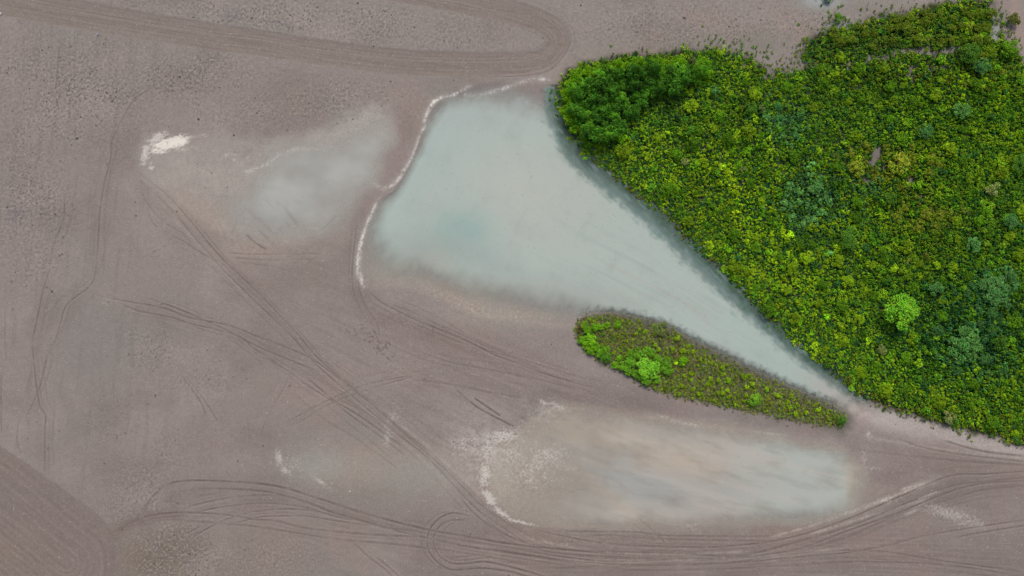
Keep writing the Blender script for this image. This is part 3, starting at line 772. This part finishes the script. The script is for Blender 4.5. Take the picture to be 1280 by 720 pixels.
TEALP = blobs([(1010,248,42,34,1.2,-40),(980,155,30,26,.9,30),(1062,262,22,14,.7,0),(1215,430,60,44,.95,0),(1235,365,36,32,.9,0),(1090,232,40,14,.7,0),(1030,300,40,30,.4,0),(1140,340,20,20,.2,0)])
OLIVEP = blobs([(1090,50,110,36,1.,-10),(1180,40,60,40,1.,0),(1110,205,60,24,.9,0),(1150,270,60,30,.5,0),(1150,95,120,20,.6,0),(1240,530,80,20,.5,0)])
hgt_f = .75 + .45 * sstep(5, 60, sd_thick) + .35 * fbm(X / 26, Y / 26, 161, 3) + .9 * blob(1210, 420, 60, 50) + .3 * blob(1010, 250, 45, 35)

px, py, r = jitter_grid(680, 1372, -60, 580, 3.4, 21)
rag = fbm(X / 16, Y / 16, 241, 3) * 7
inside = sample(sd_thick + rag, px, py) + r.normal(0, 2.5, len(px))
b = sample(bare_m, px, py) + .35 * sample(bare, px, py)
edge_ok = r.random(len(px)) < np.clip((inside + 4) / 9, 0, 1) * .97
upper = np.clip(sample(OLIVEP, px, py) - .35, 0, 1) * (py < 100) * (1.2 + .8 * sample(n_mid, px, py))
keep = (inside > -4) & edge_ok & (r.random(len(px)) > b * .93) & (r.random(len(px)) > upper * .6) & (sample(sd_hedge, px, py) < 6) & (sample(pth, px, py) > 8)
px, py = px[keep], py[keep]
n = len(px)
nm = sample(n_mid, px, py); nf_ = sample(fbm(X / 18, Y / 18, 171, 3), px, py); tl = sample(TEALP, px, py); ol = sample(OLIVEP, px, py)
u = r.random(n)
cols = np.empty((n, 3), np.float32)
yl = np.clip(.50 + .55 * nf_ + .25 * nm - .35 * tl, .05, .88)
cols[:] = PAL['mid']
cols[u < yl] = PAL['yellow']
m = (u >= yl) & (u < yl + .22); cols[m] = PAL['lime']
m = u > .86; cols[m] = PAL['deep']
m = r.random(n) < tl * .75; cols[m] = PAL['teal'] * (.7 + .6 * r.random((m.sum(), 1)))
m = r.random(n) < ol * .55; cols[m] = PAL['olive']
cols *= (.76 + .55 * r.random((n, 1))) * np.clip(1.08 + .34 * nf_ + .22 * nm + .3 * sample(fbm(X / 70, Y / 70, 173, 2), px, py), .5, 1.55)[:, None]
warm = sample(blobs([(880,230,130,70,1.,45),(980,370,110,45,1.,42),(1170,500,90,30,.7,15)]), px, py)
cool = sample(blobs([(1190,400,110,70,1.,0),(1230,280,60,70,.6,0),(830,140,60,30,.8,0),(1080,60,120,30,.6,0),(1060,150,90,40,.5,0)]), px, py)
cols *= 1 + .22 * warm[:, None]; cols[:, 0] *= 1 + .12 * warm
cols *= 1 - .30 * cool[:, None]; cols[:, 0] *= 1 - .25 * cool; cols[:, 2] += .012 * cool
edge_d = sample(sd_thick, px, py)
m = (edge_d < 8) & (py > 200) & (r.random(n) < .45); cols[m] = PAL['olive'] * .75
m = (edge_d < 6) & (py > 200) & (r.random(n) < .08); cols[m] = PAL['dry']
sc = .44 + .34 * r.random(n) ** 1.8 + .06 * tl
bigc = r.random(n) < .035
sc[bigc] = r.uniform(1.0, 1.9, bigc.sum())
zs = sample(hgt_f, px, py) * (.6 + .6 * r.random(n) ** 1.3)
zs[bigc] *= 1.25
zs = np.clip(zs, .25, 3)
o = scatter('undergrowth', px, py, cols, sc, zs, 31)
o['label'] = 'dense low yellow-green scrub filling the large thicket on the right'; o['category'] = 'undergrowth'

px, py, r = jitter_grid(680, 1372, -60, 580, 3.7, 23)
inside = sample(sd_thick + rag, px, py) + r.normal(0, 2.5, len(px))
keep = (inside > 1) & (r.random(len(px)) > sample(bare_m, px, py) * .97) & (r.random(len(px)) < np.clip(inside / 8, 0, 1) * .95) & (sample(pth, px, py) > 8)
px, py = px[keep], py[keep]; n = len(px); u = r.random(n); tl = sample(TEALP, px, py)
cols = np.empty((n, 3), np.float32); cols[:] = (.060, .165, .012); cols[u > .45] = (.095, .215, .010); cols[u > .78] = (.032, .115, .030); cols[u > .90] = (.15, .24, .01)
m = r.random(n) < tl * .5; cols[m] = (.03, .105, .05)
cols *= (.7 + .6 * r.random((n, 1)))
o = scatter('ground_cover', px, py, cols, .55 + .3 * r.random(n), .45 + .75 * r.random(n), 33, TEMPL_LOW)
o['label'] = 'dark green leafy layer under the scrub of the large thicket'; o['category'] = 'ground cover'

px, py, r = jitter_grid(708, 1064, 384, 540, 3.1, 47)
inside = sample(sd_isl, px, py)
keep = (inside > -3) & (r.random(len(px)) < np.clip((inside + 4) / 8, 0, 1)) & (r.random(len(px)) < .84 + .35 * sample(n_mid, px, py)) & (r.random(len(px)) > sample(isl_n, px, py) * .55)
px, py = px[keep], py[keep]; n = len(px); u = r.random(n)
cols = np.empty((n, 3), np.float32); cols[:] = (.15, .20, .03); cols[u > .4] = (.18, .19, .045); cols[u > .7] = (.11, .20, .015); cols[u > .9] = (.18, .25, .01)
cols *= (.7 + .6 * r.random((n, 1)))
o = scatter('island_grass', px, py, cols, .40 + .25 * r.random(n), .12 + .25 * r.random(n), 48, TEMPL_LOW)
o['label'] = 'olive green grass and low growth covering the teardrop-shaped island'; o['category'] = 'grass'

px, py, r = jitter_grid(708, 1064, 384, 540, 4.4, 41)
sdv = sample(sd_isl, px, py)
dens = .50 + .28 * sample(n_mid, px, py) + .55 * sample(blobs([(742,428,22,16,1.1,30),(800,455,36,22,1.3,30),(826,412,18,10,.8,20),(845,450,12,12,.8,0),(944,498,16,8,.9,10),(900,500,50,8,.6,15),(1040,520,18,9,1.,20)]), px, py)
dens -= .35 * sample(isl_n, px, py)
keep = (sdv > 1) & (r.random(len(px)) < dens)
px, py = px[keep], py[keep]; n = len(px)
u = r.random(n)
cols = np.empty((n, 3), np.float32); cols[:] = PAL['yellow'] * 1.05
cols[u > .55] = PAL['olive']; cols[u > .75] = PAL['lime']; cols[u > .92] = PAL['dry']
g = sample(blobs([(742,430,20,16,1.1,30),(806,458,30,20,1.2,30)]), px, py); m = r.random(n) < g * .6; cols[m] = PAL['bright'] * .85
cols *= (.75 + .5 * r.random((n, 1)))
o = scatter('island_scrub', px, py, cols, .38 + .34 * r.random(n) ** 2, .35 + .5 * r.random(n), 43)
o['label'] = 'sparse low scrub scattered over the teardrop-shaped island'; o['category'] = 'undergrowth'

# short dry grass and dead stems along the banks
px, py, r = jitter_grid(690, 1300, 100, 566, 2.6, 51)
ds = sample(sd_thick, px, py); di = sample(sd_isl, px, py)
keep = (((ds > -9) & (ds < 4) & (py > 130) & (r.random(len(px)) < .30 * np.clip((ds + 9) / 8, 0, 1))) | ((di > -6) & (r.random(len(px)) < .42 * np.clip((di + 5) / 6, 0, 1))))
px, py = px[keep], py[keep]; n = len(px)
cols = np.empty((n, 3), np.float32); u = r.random(n)
cols[:] = (.13, .13, .06); cols[u > .4] = (.10, .125, .04); cols[u > .75] = (.16, .20, .03); cols[u > .93] = (.15, .11, .06)
cols *= (.7 + .6 * r.random((n, 1)))
o = scatter('bank_grass', px, py, cols, .26 + .22 * r.random(n), .10 + .25 * r.random(n), 53)
o['label'] = 'short dull olive grass along the banks and on the island'; o['category'] = 'grass'

# scattered weeds where the thicket thins out to the north
px, py, r = jitter_grid(720, 1275, -40, 100, 4.2, 61)
ds = sample(sd_thick, px, py)
dens = np.clip(1 + ds / 34, 0, 1) ** 1.6 * .42 * (px > 870) + .4 * sample(bare, px, py) * (py < 100) + .05 * (px > 740) * np.clip(1 + ds / 26, 0, 1) + .5 * sample(blobs([(895,52,14,7,.8,0),(920,55,16,8,.8,0),(1052,25,16,10,.8,0),(940,66,30,10,.7,0),(1030,3,20,7,1.1,0),(1262,28,8,16,1.2,0),(990,78,30,12,.5,0)]), px, py)
keep = ((ds < 3) | (sample(bare, px, py) > .3)) & (r.random(len(px)) < dens)
px, py = px[keep], py[keep]; n = len(px); u = r.random(n)
cols = np.empty((n, 3), np.float32); cols[:] = PAL['olive'] * .95; cols[u > .5] = PAL['lime'] * .7; cols[u > .85] = PAL['mid']
cols *= (.75 + .5 * r.random((n, 1)))
o = scatter('weeds', px, py, cols, .30 + .35 * r.random(n) ** 2, .2 + .4 * r.random(n), 63)
o['label'] = 'sparse weeds on the bare soil north of the thicket'; o['category'] = 'weeds'

# ------------------------------------------------------------------ shrubs and trees, each a thing of its own
def crown_mesh(name, seed, n, lobes, leaf, hgt=1.15):
    r = np.random.default_rng(seed)
    P, N, k_, lc, lr = dome_cloud(n, r, 1.0, hgt, lobes, leaf)
    v = leaf_quads(P, N, leaf * (.8 + .5 * r.random(n)), r)
    lob = .82 + .36 * r.random(lobes)
    sh = (.72 + .56 * r.random(n)) * lob[k_]
    hue = np.stack([1 + .25 * r.normal(size=n), np.ones(n), np.ones(n)], -1).clip(.55, 1.6)
    c = np.repeat((sh[:, None] * hue)[:, None, :], 4, 1).reshape(-1, 3)
    return quads_mesh(name, v.reshape(-1, 3), np.arange(n * 4, dtype=np.int32).reshape(-1, 4), {'leaf_colour': ('C', c)}, leaf_m, False), lc
def trunk_mesh(name, lc, seed, hgt):
    """a tapered stem with one limb reaching into each of the larger lobes"""
    r = np.random.default_rng(seed)
    V, F = [], []
    def tube(pts, rad):
        base = len(V)
        for p, rr in zip(pts, rad):
            for a in range(6):
                V.append((p[0] + rr * math.cos(a * math.pi / 3), p[1] + rr * math.sin(a * math.pi / 3), p[2]))
        for i in range(len(pts) - 1):
            for a in range(6):
                F.append((base + i * 6 + a, base + i * 6 + (a + 1) % 6, base + (i + 1) * 6 + (a + 1) % 6, base + (i + 1) * 6 + a))
    tube([(0, 0, -.05), (.02, .01, hgt * .2), (-.02, .03, hgt * .42), (0, 0, hgt * .62)], (.085, .06, .045, .02))
    for q in lc[:7]:
        s0 = np.array([0, 0, hgt * (.16 + .2 * r.random())])
        mid = s0 * .5 + q * .5 + np.array([0, 0, .06])
        tube([s0, mid, q], (.04, .026, .01))
    return quads_mesh(name, np.array(V, np.float32), np.array(F, np.int32), {}, bark_m)
KIN = {'fine': [], 'leafy': [], 'big': [], 'feather': []}
for i in range(5):
    m, lc = crown_mesh('crown', 900 + i, 260, 8, .26); KIN['fine'].append((m, trunk_mesh('trunk', lc, 1, 1.15)))
for i in range(5):
    m, lc = crown_mesh('crown', 930 + i, 720, 18, .15, 1.3); KIN['leafy'].append((m, trunk_mesh('trunk', lc, 2, 1.3)))
for i in range(4):
    m, lc = crown_mesh('crown', 960 + i, 1500, 26, .105, 1.25); KIN['big'].append((m, trunk_mesh('trunk', lc, 3, 1.25)))
for i in range(3):
    m, lc = crown_mesh('crown', 990 + i, 520, 11, .19, .95); KIN['feather'].append((m, trunk_mesh('trunk', lc, 4, .95)))

def plant(name, label, cat, px, py, rad, col, kin='fine', zf=1.0, group=None, tilt=0.0):
    """rad in metres; the crown reaches about rad sideways and 1.2*rad*zf upwards"""
    root = bpy.data.objects.new(name, None); COL.objects.link(root)
    root.empty_display_size = .3
    z = float(sample(Z, np.array([px]), np.array([py]))[0])
    root.location = W(px, py, max(z, .1)); root.rotation_euler = (tilt * random.uniform(-1, 1), tilt * random.uniform(-1, 1), random.uniform(0, 6.28))
    root.scale = (rad, rad * random.uniform(.9, 1.1), rad * zf)
    root['label'] = label; root['category'] = cat
    if group: root['group'] = group
    cm, tm = random.choice(KIN[kin])
    c = bpy.data.objects.new('crown', cm); COL.objects.link(c); c.parent = root
    v = random.uniform(.88, 1.12)
    c.color = (float(col[0]) * v, float(col[1]) * v, float(col[2]) * v, 1)
    t = bpy.data.objects.new('trunk', tm); COL.objects.link(t); t.parent = root
    return root
P_ = PAL
NAMED = [
 ('tree', 'large bright green tree with a ragged rounded crown, biggest single crown in the thicket', 'tree', 1115, 388, 5.0, P_['bright'] * .55 + P_['lime'] * .42, 'big', .8),
 ('shrub', 'pale yellow-green plume-like shrub leaning beside dark bushes near the right picture edge', 'shrub', 1237, 238, 1.9, P_['pale'] * .95, 'feather', 1.0),
 ('tree', 'round mid-green tree just right of the grey-green leafy patch', 'tree', 1057, 298, 3.1, P_['bright'] * .6, 'big', .7),
 ('shrub', 'small green bush just below the bare brown gap in the thicket', 'shrub', 1107, 250, 1.9, P_['bright'] * .62, 'leafy', .9),
 ('tree', 'rounded blue-green tree below the pale plume-like shrub at the right edge', 'tree', 1257, 277, 2.2, P_['teal'] * 1.0, 'big', .8),
 ('shrub', 'small light green bush left of the rounded blue-green tree', 'shrub', 1220, 277, 1.6, P_['lime'] * .75, 'leafy', .9),
 ('shrub', 'spreading blue-green bush below and left of the rounded blue-green tree', 'shrub', 1211, 306, 2.1, P_['teal'] * 1.05, 'leafy', .8),
 ('tree', 'broad green tree cut by the right picture edge, level with the bare brown gap', 'tree', 1273, 207, 2.9, P_['bright'] * .55, 'big', .7),
 ('shrub', 'dark blue-green bush up and right of the large bright green tree', 'shrub', 1163, 361, 2.2, P_['teal'] * .8, 'leafy', .9),
 ('tree', 'wide greyish green tree with an open crown near the right edge of the thicket', 'tree', 1236, 361, 4.0, P_['teal'] * .85, 'big', .55),
 ('tree', 'wide dark green tree low in the thicket', 'tree', 1199, 430, 4.6, P_['teal'] * .72 + P_['mid'] * .15, 'big', .6),
 ('shrub', 'rounded green bush right of the wide dark green tree', 'shrub', 1242, 429, 2.2, P_['bright'] * .5, 'leafy', .95),
 ('shrub', 'small yellow-green bush at the far right of the dark tree group', 'shrub', 1260, 426, 1.3, P_['lime'] * .85, 'fine', .9),
 ('shrub', 'pale grey-green dome-shaped shrub below the large bright green tree', 'shrub', 1098, 437, 1.5, P_['pale'] * .62, 'fine', .9),
 ('shrub', 'small bright yellow shrub below and left of the large bright green tree', 'shrub', 1081, 426, 1.0, P_['yellow'] * 1.6, 'fine', .9),
 ('tree', 'bushy dark green tree in the thicket corner beside the pale bare strip', 'tree', 1206, 70, 3.2, P_['bright'] * .5, 'big', .75),
 ('shrub', 'blue-green bush tucked below the dark green tree of the top right corner', 'shrub', 1222, 86, 2.3, P_['teal'] * .75, 'leafy', .8),
 ('shrub', 'yellow-green bush at the thicket corner beside the worn dirt path', 'shrub', 1256, 64, 2.4, P_['lime'] * .7, 'leafy', .85),
 ('shrub', 'soft blue-green bush in the upper right scrub, left one of two', 'shrub', 1152, 166, 2.2, P_['teal'] * .8, 'leafy', .75),
 ('shrub', 'soft blue-green bush in the upper right scrub, right one of two', 'shrub', 1197, 141, 2.5, P_['teal'] * .75 + P_['mid'] * .2, 'leafy', .7),
 ('shrub', 'pale lime dome-shaped shrub, largest of the scattered pale dots nearest the pond', 'shrub', 854, 204, 1.25, P_['pale'] * .8, 'fine', .9),
 ('shrub', 'tiny bright yellow dome, left of a close pair above the pond bank', 'shrub', 887, 212, .75, P_['yellow'] * 1.5, 'fine', .9),
 ('shrub', 'tiny bright yellow dome, right of a close pair above the pond bank', 'shrub', 894, 213, .75, P_['pale'] * .9, 'fine', .9),
 ('shrub', 'golden yellow shrub just right of the close pair of tiny domes', 'shrub', 902, 210, 1.0, P_['yellow'] * 1.5, 'fine', .9),
 ('shrub', 'lone lime dome-shaped shrub at the right end of the row of pale dots', 'shrub', 927, 211, .9, P_['pale'] * .85, 'fine', .9),
 ('shrub', 'pale minty shrub on the right part of the tall clump', 'shrub', 860, 82, 1.3, P_['pale'] * .6, 'fine', 2.6),
 ('shrub', 'pale green rounded bush just right of the tall clump', 'shrub', 890, 115, 1.4, P_['teal'] * 1.1, 'fine', 1.2),
 ('shrub', 'pale green bush below the right end of the tall clump', 'shrub', 897, 147, 1.6, P_['lime'] * .8, 'leafy', 1.0),
 ('shrub', 'light green broad bush with a small pale dome on its right', 'shrub', 936, 137, 1.8, P_['bright'] * .7, 'leafy', .9),
 ('shrub', 'small pale green dome at the right side of a light green bush', 'shrub', 952, 137, 1.1, P_['pale'] * .7, 'fine', 1.1),
 ('shrub', 'vivid yellow shrub below and left of the grey-green leafy patch', 'shrub', 985, 294, 1.2, P_['yellow'] * 1.9, 'fine', .9),
 ('shrub', 'small yellow-green shrub left of the vivid yellow shrub', 'shrub', 964, 292, 1.0, P_['yellow'] * 1.35, 'fine', .9),
 ('shrub', 'bright lime shrub near the narrowing channel, midway up the bank scrub', 'shrub', 1031, 396, 1.0, P_['lime'] * 1.6, 'fine', .9),
 ('shrub', 'bright yellow-green shrub above the large bright green tree', 'shrub', 1115, 336, 1.3, P_['yellow'] * 1.5, 'fine', .9),
 ('shrub', 'grey-green shrub at the thicket edge beside the pale gravel strip', 'shrub', 1181, 521, 1.9, P_['pale'] * .6, 'fine', .7),
 ('shrub', 'feathery olive shrub left of the bare brown gap', 'shrub', 1066, 213, 2.4, P_['olive'] * 1.25, 'feather', .85),
 ('shrub', 'feathery olive shrub right of the bare brown gap, widest of its kind', 'shrub', 1118, 205, 3.2, P_['olive'] * 1.1, 'feather', .75),
 ('shrub', 'small green bush alone on the pale soil at the top, outside the thicket', 'shrub', 1045, 24, 1.3, P_['lime'] * .6, 'leafy', .8),
 ('shrub', 'dark bush between worn dirt path and pale soil in the top right corner', 'shrub', 1264, 27, 1.8, P_['olive'] * .55, 'leafy', .7),
 ('shrub', 'blue-green bush cut off by the top picture edge', 'shrub', 1033, -3, 1.6, P_['teal'] * .9, 'leafy', .7),
 ('shrub', 'dense bright green bush in the middle of the island, largest there', 'shrub', 808, 458, 3.4, P_['bright'] * .75 + P_['lime'] * .35, 'big', .55),
 ('shrub', 'bright green bush on the lower left flank of the island', 'shrub', 756, 446, 1.8, P_['bright'] * .8, 'leafy', .8),
 ('shrub', 'lime bush near the blunt western end of the island', 'shrub', 736, 424, 1.7, P_['lime'] * 1.15, 'leafy', .8),
 ('shrub', 'pale grey-green shrub on the island bank facing the channel', 'shrub', 827, 411, 2.0, P_['pale'] * .5, 'feather', .6),
 ('shrub', 'yellow-green bush right of the island middle, beside a tiny bright dot', 'shrub', 852, 450, 1.5, P_['lime'] * 1.05, 'fine', .8),
 ('shrub', 'tiny vivid lime plant in the middle of the island', 'shrub', 844, 454, .6, P_['yellow'] * 2.0, 'fine', 1.1),
 ('shrub', 'bright green bush on the lower edge of the island tail', 'shrub', 942, 498, 1.8, P_['bright'] * .8 + P_['yellow'] * .3, 'leafy', .7),
 ('shrub', 'small green bush at the pointed eastern tip of the island', 'shrub', 1050, 525, 1.3, P_['bright'] * .7, 'leafy', .8),
 ('shrub', 'reddish brown dry bush at the blunt western end of the island', 'shrub', 724, 410, .9, np.array([.10, .055, .025]), 'fine', .9),
]
for a in NAMED:
    a = list(a); a[6] = np.asarray(a[6]) * (1.7 if a[7] == 'big' and a[6][2] < .03 else 1.3); plant(*a)
placed = [(a[3], a[4], a[5] / S) for a in NAMED]

def spread(cands, n, sep):
    out = []
    for (x, y, rad) in cands:
        if len(out) >= n: break
        if all((x - q[0]) ** 2 + (y - q[1]) ** 2 > ((rad / S + q[2]) * sep) ** 2 for q in placed):
            placed.append((x, y, rad / S)); out.append((x, y, rad))
    return out
def cand(x0, x1, y0, y1, ok, r0, r1, n=4000):
    L = []
    for _ in range(n):
        x, y = random.uniform(x0, x1), random.uniform(y0, y1)
        if ok(x, y): L.append((x, y, random.uniform(r0, r1)))
    return L
def at1(F): return lambda x, y: float(sample(F, np.array([x]), np.array([y]))[0])
hd, th, il, te, olv, br = at1(sd_hedge), at1(sd_thick), at1(sd_isl), at1(TEALP), at1(OLIVEP), at1(bare)

for x, y, rad in spread(cand(695, 890, 70, 182, lambda x, y: 1 < hd(x, y) < 9 and (y < 100 or x < 720), 1.5, 2.1), 26, .52):  # sunlit rim put into the colour: these bushes are tinted lighter than the inner ones
    plant('shrub', 'yellow-green bush on the sunlit outer rim of the tall clump', 'shrub', x, y, rad, P_['lime'] * .95 + P_['yellow'] * .2, 'leafy', 1.25, 'bushes on the rim of the tall clump')
for x, y, rad in spread(cand(695, 890, 70, 182, lambda x, y: hd(x, y) > 4, 1.6, 2.4, 6000), 62, .44):
    m_ = random.random()
    plant('shrub', 'tall dark green bush packed inside the clump by the pond head', 'shrub', x, y, rad, P_['mid'] * (.6 + .7 * m_) + P_['teal'] * .3 + P_['yellow'] * (.25 if m_ > .75 else 0), 'leafy', random.uniform(1.5, 2.1), 'tall bushes of the western clump')
for x, y, rad in spread(cand(968, 1050, 215, 285, lambda x, y: te(x, y) > .55 and th(x, y) > 10, 1.0, 1.5), 20, .7):
    plant('shrub', 'grey-green broad-leaved shrub in the pale leafy patch of the thicket', 'shrub', x, y, rad, P_['teal'] * 1.35 + P_['pale'] * .12, 'fine', .9, 'grey-green shrubs in the leafy patch')
for x, y, rad in spread(cand(955, 1010, 130, 185, lambda x, y: te(x, y) > .4, .9, 1.4), 9, .8):
    plant('shrub', 'pale blue-green shrub in the loose patch above the leafy patch', 'shrub', x, y, rad, P_['teal'] * 1.2, 'fine', .9, 'pale shrubs in the upper loose patch')
for x, y, rad in spread(cand(1150, 1278, 330, 480, lambda x, y: te(x, y) > .4, 1.2, 1.9), 18, .8):
    plant('shrub', 'dark blue-green shrub around the wide trees low on the right', 'shrub', x, y, rad, P_['teal'] * random.uniform(.6, .95), 'leafy', .8, 'dark shrubs around the right-hand trees')
for x, y, rad in spread(cand(1000, 1250, 4, 62, lambda x, y: th(x, y) > 3 and br(x, y) < .35, 1.0, 1.7), 34, .75):
    plant('shrub', 'olive green shrub in the scrub strip along the top right', 'shrub', x, y, rad, P_['olive'] * .6 + P_['lime'] * .22, 'leafy', .8, 'olive shrubs of the top right strip')
for x, y, rad in spread(cand(1040, 1200, 170, 320, lambda x, y: th(x, y) > 10 and br(x, y) < .3 and olv(x, y) > .3, 1.1, 1.8), 18, .9):
    plant('shrub', 'feathery olive shrub around and below the bare brown gap', 'shrub', x, y, rad, P_['olive'] * random.uniform(.95, 1.25), 'feather', .75, 'feathery shrubs around the bare gap')
for x, y, rad in spread(cand(740, 1275, 60, 550, lambda x, y: th(x, y) > 10 and br(x, y) < .3 and hd(x, y) < -4, .9, 2.1, 5000), 140, .95):
    c_ = random.choice([P_['lime'] * .9, P_['yellow'] * 1.15, P_['lime'] * .7, P_['yellow'] * .95])
    plant('bush', 'rounded yellow-green shrub standing out of the low scrub', 'bush', x, y, rad, c_ * random.uniform(.7, 1.1), 'leafy', .8, 'yellow-green shrubs standing out of the scrub')
for x, y, rad in spread(cand(775, 845, 430, 485, lambda x, y: il(x, y) > 5 and math.hypot((x - 806) / 32, (y - 458) / 20) < 1, 1.0, 1.6, 1500), 15, .55):
    plant('shrub', 'bright green bush crowding round the largest bush of the island', 'shrub', x, y, rad, P_['bright'] * .7 + P_['lime'] * .55, 'leafy', .75, 'bushes in the middle of the island')
for x, y, rad in spread(cand(722, 775, 405, 460, lambda x, y: 3 < il(x, y) < 16, .9, 1.4, 1500), 14, .6):
    plant('shrub', 'yellow-green bush at the blunt western end of the island', 'shrub', x, y, rad, P_['lime'] * 1.0 + P_['bright'] * .2, 'leafy', .75, 'bushes at the western end of the island')
for x, y, rad in spread(cand(735, 1050, 400, 530, lambda x, y: il(x, y) > 4, .5, .95, 2500), 40, .95):
    plant('shrub', 'small yellow-flecked shrub on the sparse ground of the island', 'shrub', x, y, rad, P_['yellow'] * random.uniform(1.0, 1.4), 'fine', .8, 'small shrubs on the island')

# ------------------------------------------------------------------ stones and clods
def stone_mesh(seed):
    import bmesh
    bm = bmesh.new(); bmesh.ops.create_icosphere(bm, subdivisions=2, radius=1.0)
    r = random.Random(seed)
    pl = [Vector((r.gauss(0, 1), r.gauss(0, 1), r.gauss(0, 1))).normalized() for _ in range(9)]
    for v in bm.verts:
        d = v.co.normalized()
        v.co = d * min([1.0] + [.72 / max(d.dot(p), .05) for p in pl])
        v.co.z *= .6
    me = bpy.data.meshes.new('stone'); bm.to_mesh(me); bm.free(); me.materials.append(stone_m)
    return me
for i, (x, y, s_, c_, lab) in enumerate([
    (97, 173, .35, (.06, .06, .06), 'dark clod alone on the smooth mud left of the salt patch'),
    (712, 95, .38, (.06, .05, .045), 'dark stone on the mud by the western tip of the thicket'),
    (855, 22, .40, (.13, .10, .10), 'reddish dark stone on the bare soil north of the thicket'),
    (862, 65, .30, (.05, .05, .05), 'dark stone against the northern edge of the tall clump'),
    (726, 7, .30, (.06, .06, .06), 'dark stone near the top edge, right of the turning loop'),
    (249, 149, .36, (.07, .07, .07), 'dark clod right of and above the white salt patch'),
    (293, 169, .34, (.07, .07, .07), 'dark clod on the pale margin right of the salt patch'),
    (851, 282, .32, (.34, .28, .24), 'pale pinkish stone at the thicket bank above the pond'),
    (66, 364, .34, (.06, .065, .07), 'dark clod beside the faint wheel line on the left'),
    (195, 494, .28, (.07, .06, .06), 'small dark clod in the rough patch left of centre'),
    (2, 18, .45, (.34, .33, .33), 'white stone on the left picture edge below the dirt road'),
    (123, 44, .35, (.2, .2, .25), 'bluish grey stone on the lower edge of the dirt road'),
    (438, 614, .30, (.3, .28, .26), 'small white stone right of the pale salt streak')]):
    o = bpy.data.objects.new('stone', stone_mesh(i)); COL.objects.link(o)
    z = float(sample(Z, np.array([x]), np.array([y]))[0])
    o.location = W(x, y, z + s_ * .25); o.scale = (s_, s_ * random.uniform(.7, 1), s_ * .9); o.rotation_euler = (0, 0, random.uniform(0, 6))
    o.color = (*c_, 1); o['label'] = lab; o['category'] = 'stone'

# ------------------------------------------------------------------ loose clods of soil on the rough ground
px, py, r = jitter_grid(-60, 1340, -60, 780, 5.0, 71)
pr = .015 + .42 * np.clip(sample(rough, px, py), 0, 1.1) ** 1.5 + .25 * sample(salt_all, px, py)
keep = (r.random(len(px)) < pr) & (sample(sd_thick, px, py) < -3) & (sample(sd_pond, px, py) < -3) & (sample(road_all, px, py) < .4) & (sample(cl, px, py) < .2) & (sample(cs, px, py) < .15)
px, py = px[keep], py[keep]; n = len(px)
cube = np.array([(-1,-1,-.6),(1,-1,-.6),(1,1,-.6),(-1,1,-.6),(-.7,-.7,.7),(.7,-.7,.7),(.7,.7,.7),(-.7,.7,.7)], np.float32)
fq = np.array([(4,5,6,7),(0,1,5,4),(1,2,6,5),(2,3,7,6),(3,0,4,7)], np.int32)
sz = (.05 + .16 * r.random(n) ** 3)[:, None, None]
an = r.random(n) * 6.283
v = cube[None] * sz * r.uniform(.6, 1.3, (n, 8, 3)).astype(np.float32)
vx = v[..., 0] * np.cos(an)[:, None] - v[..., 1] * np.sin(an)[:, None] + ((px - 640) * S)[:, None]
vy = v[..., 0] * np.sin(an)[:, None] + v[..., 1] * np.cos(an)[:, None] + ((360 - py) * S)[:, None]
vz = v[..., 2] + (sample(Z, px, py) + .01)[:, None]
cc = sample(C, px, py)[:, None, :] * r.choice([.55, .75, .9, 1.2], (n, 1, 1))
cc = np.broadcast_to(cc, (n, 8, 3)).reshape(-1, 3)
me = quads_mesh('soil_clods', np.stack([vx, vy, vz], -1).reshape(-1, 3), (fq[None] + (np.arange(n) * 8)[:, None, None]).reshape(-1, 4), {'soil_colour': ('C', cc), 'wetness': ('F', np.zeros(n * 8))}, soil, False)
o = bpy.data.objects.new('soil_clods', me); COL.objects.link(o)
o['kind'] = 'stuff'; o['label'] = 'loose clods of dry soil on the rough bare ground'; o['category'] = 'soil clods'
